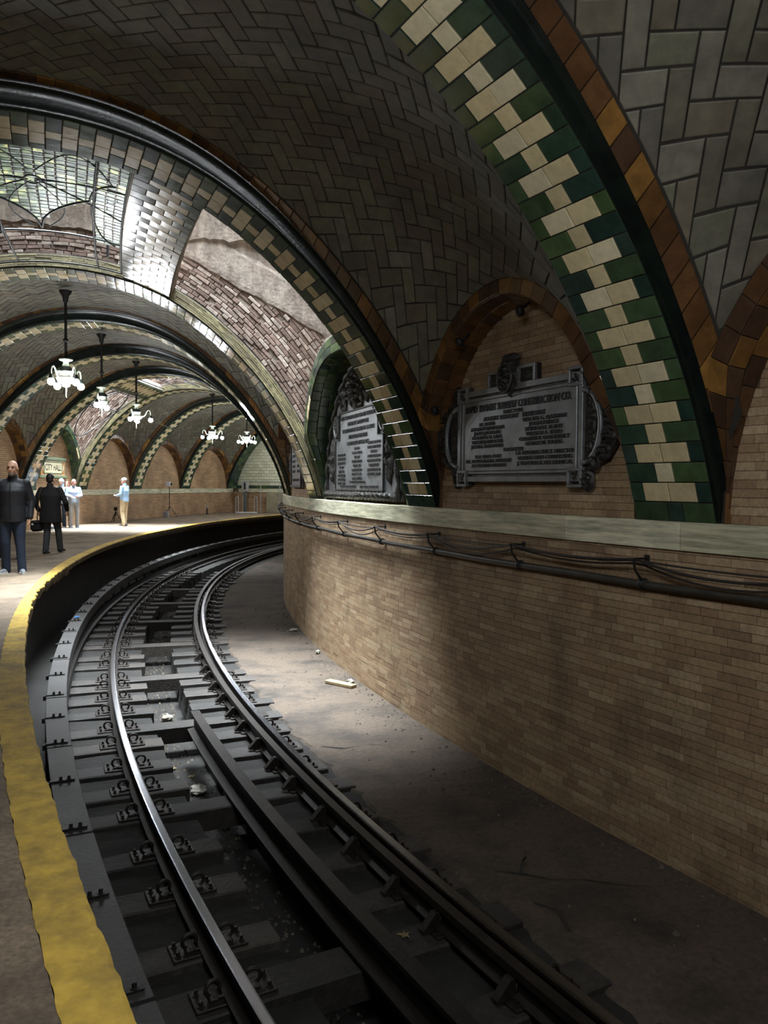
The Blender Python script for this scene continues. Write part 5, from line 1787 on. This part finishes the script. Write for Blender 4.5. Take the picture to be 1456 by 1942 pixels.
        if kind == 'cap':
            br = MB()
            pts = [(.075 * math.cos(a), .065 + .095 * math.sin(a), .035 - .012 * math.sin(a)) for a in np.linspace(0, PI, 12)]
            vs_ = [hp(*p) for p in pts] + [hp(p[0], p[1], p[2] + .008) for p in pts]
            br.add(vs_, [tuple(range(12)), tuple(range(12, 24))[::-1]] + [(i, (i + 1) % 12, 12 + (i + 1) % 12, 12 + i) for i in range(12)])
            obj('visor', br, hm, ho)
    if P.get('beard'):
        mb = MB(); ellipsoid(mb, hp(0, .044, -.082), (.05, .052, .04), hr); cap(mb, hp(-.03, .082, -.045), hp(.03, .082, -.045), .010, .010, 8)
        fused('beard', mb, P['beard'], root, .010, 2)
    return root, V, hp


pA, VA, hA = person('person', 'bald bearded person in navy jacket, blue jeans and grey sneakers, facing the camera', 18.0, 47.06, 196, 1.90, dict(
    top=M['navy'], bottom=M['jeans'], shoe=M['shoe_grey'], voxel=.012, girth=1.16, beard=M['greyhair'], brow=M['darkhair'], head_yaw=-8, hem=.80, curl=.9, sleeve=.96,
    joints=dict(wrL=(-.25, .03, .86), elL=(-.265, -.04, 1.14), wrR=(.24, .08, .88), elR=(.265, -.04, 1.15), ankL=(-.13, .03, .09), ankR=(.11, -.05, .09), toeL=(-.25, 1, 0), toeR=(.35, 1, 0), hdL=(.1, .1, -1), hdR=(-.2, .3, -1))))
e_ = MB(); e_.tube([hA(0, 0, 0) * 0 + Vector((.01, .148, 1.40)), Vector((.015, .165, 1.28)), Vector((.012, .168, 1.05)), Vector((.01, .165, .86))], .006, 6)
obj('zip', e_, M['iron'], pA)

pB, VB, hB = person('person', 'person in black printed sweater and jeans, mostly hidden behind the bald man', 21.1, 47.62, 178, 1.80, dict(
    top=M['black'], bottom=M['jeans'], shoe=M['shoe_dark'], voxel=.016, girth=1.05, hair=('short', M['darkhair']),
    joints=dict(ankL=(-.24, .05, .09), kneeL=(-.17, .05, .5), ankR=(.20, -.04, .09), kneeR=(.18, .02, .5), hipR=(.13, 0, .93), hipL=(-.05, 0, .93), pelvis=(.05, 0, .95), waist=(.13, 0, 1.05), chest=(.24, .02, 1.25),
                neck=(.33, .02, 1.43), head=(.38, .05, 1.58), shR=(.52, 0, 1.36), shL=(.15, 0, 1.38), elR=(.6, 0, 1.1), wrR=(.55, .12, .9), elL=(.08, .02, 1.12), wrL=(.06, .12, .9))))
pr_ = MB()
for i, (x, z_, rx, rz_) in enumerate(((.20, 1.24, .05, .07), (.27, 1.19, .045, .05), (.24, 1.31, .03, .03))):
    ellipsoid(pr_, (x, .15, z_), (rx, .012, rz_))
obj('print', pr_, M['white'], pB)

pC, VC, hC = person('person', 'person in a black coat seen from behind, walking with a camera bag at the hip', 22.7, 47.12, -4, 1.72, dict(
    top=M['black'], bottom=M['charcoal'], shoe=M['shoe_dark'], sole=M['shoe_dark'], voxel=.014, girth=1.3, hair=('short', M['darkhair']), hem=.68, flare=1.12,
    joints=dict(kneeR=(.11, .12, .52), ankR=(.10, .24, .12), kneeL=(-.09, .02, .49), ankL=(-.09, -.06, .09), elL=(-.34, -.02, 1.13), wrL=(-.33, .12, .93), elR=(.35, -.02, 1.13), wrR=(.30, .16, .95), shR=(.21, 0, 1.40), shL=(-.21, 0, 1.40))))
obj('bag_strap', MB().tube([(-.12, -.13, 1.46), (-.16, -.175, 1.3), (-.19, -.178, 1.05), (-.22, -.16, .82), (-.25, -.1, .70)], .012, 6), M['strap'], pC)
bag = empty('camera_bag', pC.matrix_world @ Matrix.Translation((-.30, -.02, .60)))
tag(bag, 'black camera bag hanging at the hip of the person in the black coat', 'bag')
obj('pouch', MB().box((0, 0, 0), (.20, .30, .22), None, .05), M['black'], bag)
obj('flap', MB().box((0, -.01, .09), (.21, .31, .08), None, .03), M['black'], bag)
obj('buckle', MB().box((-.02, -.165, .05), (.05, .02, .04), None, .006), M['white'], bag)

pE, VE, hE = person('person', 'person in pale blue jacket, khaki trousers and white cap, standing alone', 36.1, 48.34, 78, 1.72, dict(
    top=M['ltblue'], bottom=M['khaki'], shoe=M['shoe_dark'], voxel=.016, girth=1.1, hair=('cap', M['white']), skin=M['skin_red'], hem=.88,
    joints=dict(elR=(.24, .02, 1.16), wrR=(.12, .25, 1.12), elL=(-.24, .0, 1.15), wrL=(-.10, .26, 1.10), hdR=(-.5, 1, 0), hdL=(.5, 1, 0), pnR=(0, 0, -1), pnL=(0, 0, 1), ankR=(.11, .05, .09), ankL=(-.11, -.05, .09))))

pD, VD, hD = person('person', 'bald person in a grey-blue hoodie and light trousers leaning near the sign', 34.66, 49.63, 215, 1.66, dict(
    top=M['greyblue'], bottom=M['greycloth'], shoe=M['shoe_blue'], voxel=.016, girth=1.1, skin=M['skin_red'], hood=True, hem=.88,
    joints=dict(elR=(.26, .02, 1.16), wrR=(.10, .24, 1.10), elL=(-.25, .02, 1.15), wrL=(-.06, .28, 1.12), hdR=(-.4, 1, -.1), hdL=(.3, 1, -.1), pnR=(0, 0, -1), pnL=(0, 0, 1))))
pF, VF, hF = person('person', 'auburn-haired person in pale top and dark blue jeans beside the hooded one', 34.95, 49.97, 195, 1.58, dict(
    top=M['greyblue'], bottom=M['jeans'], shoe=M['shoe_dark'], voxel=.016, hair=('long', M['redhair']), joints=dict(wrR=(.08, .22, 1.08), hdR=(-.5, 1, 0), pnR=(0, 0, -1))))
pG, VG, hG = person('person', 'person with a patterned grey hood half hidden behind the black coat', 34.72, 50.08, 180, 1.66, dict(
    top=M['greycloth'], bottom=M['jeans'], shoe=M['shoe_dark'], voxel=.016, hair=('hood', M['greyblue'])))
# ------------------------------------------------------------------ equipment at the far end of the platform
M['galv'] = mk('galvanised_steel', [(172, 176, 176)], .4, .03, 12, .2, bump=.1, metal=.5)
M['bluegrey'] = mk('blue_grey_paint', [(78, 92, 98)], .5, .03, 8, .25, bump=.15)
M['concrete'] = mk('stained_concrete', [(140, 132, 108)], .85, .05, 3, .3, dirt=(90, 84, 66), dscale=2, damt=.6, bump=.4)
def G(s, r, z=0): return tframe(s, r, z)
# tripod lamp
t = empty('tripod_lamp', G(45.3, 49.9)); tag(t, 'black tripod work lamp with a white box head against the far wall', 'lamp')
obj('pole', MB().tube([(0, 0, .3), (0, 0, 1.42)], .018, 8), M['iron'], t)
for a in (0.4, 2.5, 4.6): obj('leg', MB().tube([(0, 0, .52), (.34 * math.cos(a), .34 * math.sin(a), .012)], .012, 6), M['iron'], t)
obj('lamp_head', MB().box((-.06, 0, 1.5), (.2, .12, .22), None, .012), M['white'], t)
obj('lamp_bracket', MB().box((.09, 0, 1.5), (.06, .05, .12), None, .008), M['iron'], t)
t = empty('tool_case', G(44.6, 49.75)); tag(t, 'small grey case leaning beside the tripod lamp', 'case')
obj('case_body', MB().box((0, 0, .14), (.24, .10, .28), Matrix.Rotation(.2, 4, 'X'), .02), M['greycloth'], t)
obj('case_handle', MB().tube([(-.05, .05, .27), (-.04, .06, .31), (.04, .06, .31), (.05, .05, .27)], .008, 6), M['iron'], t)
# low tripod by the wall
t = empty('low_tripod', G(39.4, 49.85)); tag(t, 'low black tripod standing by the far wall behind the man in the cap', 'tripod')
obj('tripod_head', MB().box((0, 0, .52), (.12, .10, .14), None, .015), M['black'], t)
obj('column', MB().tube([(0, 0, .25), (0, 0, .46)], .02, 8), M['iron'], t)
for a in (0.2, 2.3, 4.4): obj('leg', MB().tube([(0, 0, .42), (.24 * math.cos(a), .24 * math.sin(a), .012)], .016, 6), M['iron'], t)
# small floor fitting
t = empty('floor_stand', G(49.4, 49.8)); tag(t, 'small dark floor stand with a pale head near the far wall', 'stand')
obj('stand_base', MB().lathe([(.09, 0), (.1, .02), (.04, .05), (.035, .3)], 12), M['iron'], t)
obj('stand_head', MB().box((0, 0, .37), (.1, .1, .14), None, .02), M['greycloth'], t)
# white tubular barrier
t = empty('tube_barrier', G(52.3, 48.9) @ Matrix.Rotation(.25, 4, 'Z')); tag(t, 'white tubular loop barrier at the end of the platform', 'barrier')
obj('base_bar', MB().box((0, 0, .03), (1.15, .06, .06), None, .01), M['white'], t)
for x in (-.5, .5):
    obj('hoop', MB().tube([(x - .07, 0, .03), (x - .07, 0, .78), (x - .05, 0, .84), (x, 0, .87), (x + .05, 0, .84), (x + .07, 0, .78), (x + .07, 0, .03)], .02, 8), M['galv'], t)
# cabinet on a post
t = empty('control_box', G(53.0, 49.3)); tag(t, 'grey control box on a blue-grey post behind the tubular barrier', 'cabinet')
obj('post', MB().box((0, 0, .55), (.09, .09, 1.1), None, .01).box((0, 0, .012), (.25, .25, .024), None, .004), M['bluegrey'], t)
obj('brace', MB().tube([(0, -.05, .75), (-.17, -.05, 1.05)], .02, 6), M['bluegrey'], t)
cb_ = obj('box', MB().box((0, 0, 1.40), (.34, .2, .52), None, .012), M['galv'], t)
obj('opening', MB().box((.02, -.105, 1.42), (.1, .02, .36), None, .003), M['iron'], cb_)
# railing
t = empty('railing', G(53.6, 48.4)); tag(t, 'tall thin steel railing in front of the white tiled end wall', 'railing')
obj('top_rail', MB().tube([(-1.35, 0, 1.66), (.9, 0, 1.66)], .022, 8), M['galv'], t)
for x in (-1.35, -.25, .9): obj('upright', MB().tube([(x, 0, 0), (x, 0, 1.66)], .022, 8), M['galv'], t)
t = obj('concrete_block', MB().box((0, 0, .55), (1.3, .3, 1.1), None, .015), M['concrete'], None, G(53.95, 47.75)); tag(t, 'stained concrete block wall beside the railing', 'block')
# loose wire hanging in the vault
t = obj('loose_wire', MB().tube([W(36.5 + 3.4 * f, 48.2 - 2.3 * f, 4.15 - .75 * math.sin(f * 1.9)) for f in np.linspace(0, 1, 16)], .014, 6), M['galv']); tag(t, 'thin pale wire drooping from the far vault', 'wire')
# grey bag on the floor
t = empty('grey_bag', G(32.9, 49.75) @ Matrix.Rotation(.5, 4, 'Z')); tag(t, 'low grey bag on the lit platform floor beyond the black coat', 'bag')
mb = MB(); chain(mb, [(-.2, 0, .15), (0, 0, .1), (.2, 0, .07)], [.11, .085, .06]); fused('bag_body', mb, M['shoe_grey'], t, .018, 3)
obj('bag_base', MB().box((0, 0, .02), (.56, .18, .04), None, .015), M['sole'], t)

# ------------------------------------------------------------------ litter on the track
M['paper'] = mk('dirty_paper', [(150, 145, 134), (134, 127, 112)], .8, .1, 20, .3, bump=.3)
M['leaf'] = mk('dead_leaf', [(132, 116, 84), (108, 92, 66)], .8, .15, 20, .3, bump=.3)
M['rag'] = mk('blue_rag', [(60, 116, 170)], .85, .02, 20, .3, bump=.4)
M['wood'] = mk('pale_timber_offcut', [(150, 132, 96)], .8, .05, 10, .3, bump=.3)
M['rubble'] = mk('grey_rubble', [(104, 96, 84), (78, 70, 60), (60, 54, 47)], .95, .2, 20, .4, bump=.5)
def crumple(seed, rx, ry, rz_):
    g = random.Random(seed); mb = MB(); n_, m_ = 9, 6
    vs_, fs = [], []
    for j in range(m_):
        q = PI * (j + .5) / m_
        for i in range(n_):
            a = 2 * PI * i / n_; w = g.uniform(.65, 1.15)
            vs_.append((rx * math.sin(q) * math.cos(a) * w, ry * math.sin(q) * math.sin(a) * w, rz_ * (1 - math.cos(q)) * .5 * g.uniform(.8, 1.1)))
    for j in range(m_ - 1):
        for i in range(n_): fs.append((j * n_ + i, j * n_ + (i + 1) % n_, (j + 1) * n_ + (i + 1) % n_, (j + 1) * n_ + i))
    fs += [tuple(range(n_))[::-1], tuple(range((m_ - 1) * n_, m_ * n_))]
    mb.add(vs_, fs); return mb
def leaf_geo(seed, k_=1.0):
    g = random.Random(seed); mb = MB()
    pts = []
    for i in range(15):
        a = 2 * PI * i / 15; r = (.06 if i % 3 == 0 else .025) * g.uniform(.8, 1.2) * k_
        pts.append((r * math.cos(a), r * math.sin(a), g.uniform(.004, .02) * k_))
    mb.add([(0, 0, .012)] + pts + [(p[0], p[1], p[2] + .003) for p in pts] + [(0, 0, .016)], [(0, 1 + (i + 1) % 15, 1 + i) for i in range(15)] + [(31, 16 + i, 16 + (i + 1) % 15) for i in range(15)] + [(1 + i, 1 + (i + 1) % 15, 16 + (i + 1) % 15, 16 + i) for i in range(15)])
    return mb
t = obj('wood_offcut', MB().box((0, 0, .02), (.12, .5, .04), None, .004), M['wood'], None, G(13.15, 42.35, ZB + .01) @ Matrix.Rotation(.55, 4, 'Z')); tag(t, 'pale wooden board lying on the concrete at the foot of the brick wall', 'board')
for i, (s, r, z, rx, ry, rz_, mat, nm, lab, cat) in enumerate((
        (13.2, 42.2, ZB + .01, .06, .05, .07, 'paper', 'crumpled_paper', 'crumpled white paper beside the pale wooden board', 'paper'),
        (16.0, 42.15, ZB + .01, .05, .05, .07, 'paper', 'crumpled_paper', 'small white litter by the wall base beyond the wooden board', 'paper'),
        (18.9, 42.2, ZB + .01, .09, .06, .06, 'paper', 'crumpled_paper', 'pale scrap far along the wall base', 'paper'),
        (18.2, 46.08, ZBD + .012, .05, .035, .03, 'rag', 'rag', 'small blue rag lying on the grey cover board', 'rag'),
        (4.75, 44.78, -1.655, .11, .08, .09, 'paper', 'crumpled_paper', 'dirty white paper in the dark trough between the rails', 'paper'),
        (5.55, 44.80, -1.655, .07, .05, .05, 'paper', 'crumpled_paper', 'torn wrapper in the trough near the long tie', 'paper'),
        (10.0, 44.72, -1.655, .12, .10, .08, 'paper', 'crumpled_paper', 'crumpled plastic in the trough beside the end of the steel beam', 'paper'),
        (13.4, 44.72, -1.655, .08, .08, .10, 'paper', 'crumpled_paper', 'crumpled bag in the bright part of the trough', 'paper'))):
    t = obj(nm, crumple(40 + i, rx, ry, rz_), M[mat], None, G(s, r, z) @ Matrix.Rotation(i * 1.3, 4, 'Z')); tag(t, lab, cat)
LV = [(9.3, 44.75, -1.655), (8.9, 44.83, -1.655), (7.3, 44.80, -1.655), (6.9, 44.85, -1.655), (6.5, 44.82, -1.655), (5.9, 44.74, -1.655), (4.1, 44.72, -1.655), (4.0, 44.8, -1.655), (3.95, 44.75, -1.655), (5.15, 44.28, ZTIE + .004), (10.6, 44.7, -1.655), (11.0, 44.85, -1.655)]
for i, (s, r, z) in enumerate(sorted(LV)):
    t = obj('dead_leaf', leaf_geo(i, .8), M['leaf'], None, G(s, r, z + .001) @ Matrix.Rotation(i * 2.1, 4, 'Z')); tag(t, 'dry curled brown leaf between the rails, %s from the nearest' % ordinal(i + 1), 'leaf', 'dead leaves on the track')
# rubble gathered along the foot of the wall
mb = MB()
g = random.Random(3)
for i in range(1100):
    s = g.uniform(2, 24); d = abs(g.gauss(0, .12)) + .02
    if g.random() < .25: d = g.uniform(.05, 1.3)
    x, y, z = W(s, RI + d, ZB + .004)
    q = g.uniform(.004, .016) * (1.8 if g.random() < .08 else 1)
    a = g.uniform(0, 6)
    c, sn = math.cos(a) * q, math.sin(a) * q
    mb.add([(x + c, y + sn, z), (x - sn, y + c, z), (x - c, y - sn, z), (x + sn, y - c, z), (x + c * .3, y + sn * .3, z + q * 1.1), (x - c * .4, y + sn * .2, z + q * .9)], [(0, 1, 4), (1, 5, 4), (1, 2, 5), (2, 3, 5), (3, 4, 5), (3, 0, 4), (0, 3, 2, 1)])
t = obj('rubble', mb, M['rubble']); tag(t, 'loose grit and rubble along the foot of the brick wall', 'rubble', None, 'stuff')
mb = MB()
for i in range(2600):
    s = g.uniform(1, 26); r = g.uniform(44.55, 44.93)
    z0 = -1.66
    if g.random() < .4: r = g.choice((g.uniform(45.0, 46.2), g.uniform(43.7, 44.45))); z0 = -1.425
    x, y, z = W(s, r, z0)
    q = g.uniform(.006, .022); a = g.uniform(0, 6); c, sn = math.cos(a) * q, math.sin(a) * q
    mb.add([(x + c, y + sn, z), (x - sn, y + c, z), (x - c, y - sn, z), (x + sn, y - c, z), (x + c * .3, y + sn * .3, z + q * 1.1), (x - c * .4, y + sn * .2, z + q * .9)], [(0, 1, 4), (1, 5, 4), (1, 2, 5), (2, 3, 5), (3, 4, 5), (3, 0, 4), (0, 3, 2, 1)])
t = obj('gravel', mb, M['rubble']); tag(t, 'dark gravel and grit in the trough between the ties', 'gravel', None, 'stuff')
# ------------------------------------------------------------------ fit each line of writing to its width and turn it into mesh letters
bpy.context.view_layer.update()
_dg = bpy.context.evaluated_depsgraph_get()
for o, w_ in FONTS:
    me = bpy.data.meshes.new_from_object(o.evaluated_get(_dg))
    xs_ = [v.co.x for v in me.vertices]
    k_ = w_ / max(1e-4, max(xs_) - min(xs_)) if w_ and xs_ else 1
    mid_ = (max(xs_) + min(xs_)) / 2
    me.transform(Matrix.Diagonal((k_, 1, 1, 1)) @ Matrix.Translation((-mid_, 0, 0)))
    par, ml, nm = o.parent, o.matrix_local.copy(), 'lettering'
    cu = o.data
    bpy.data.objects.remove(o); bpy.data.curves.remove(cu)
    n_ = bpy.data.objects.new(nm, me); COL.objects.link(n_); n_.parent = par; n_.matrix_local = ml
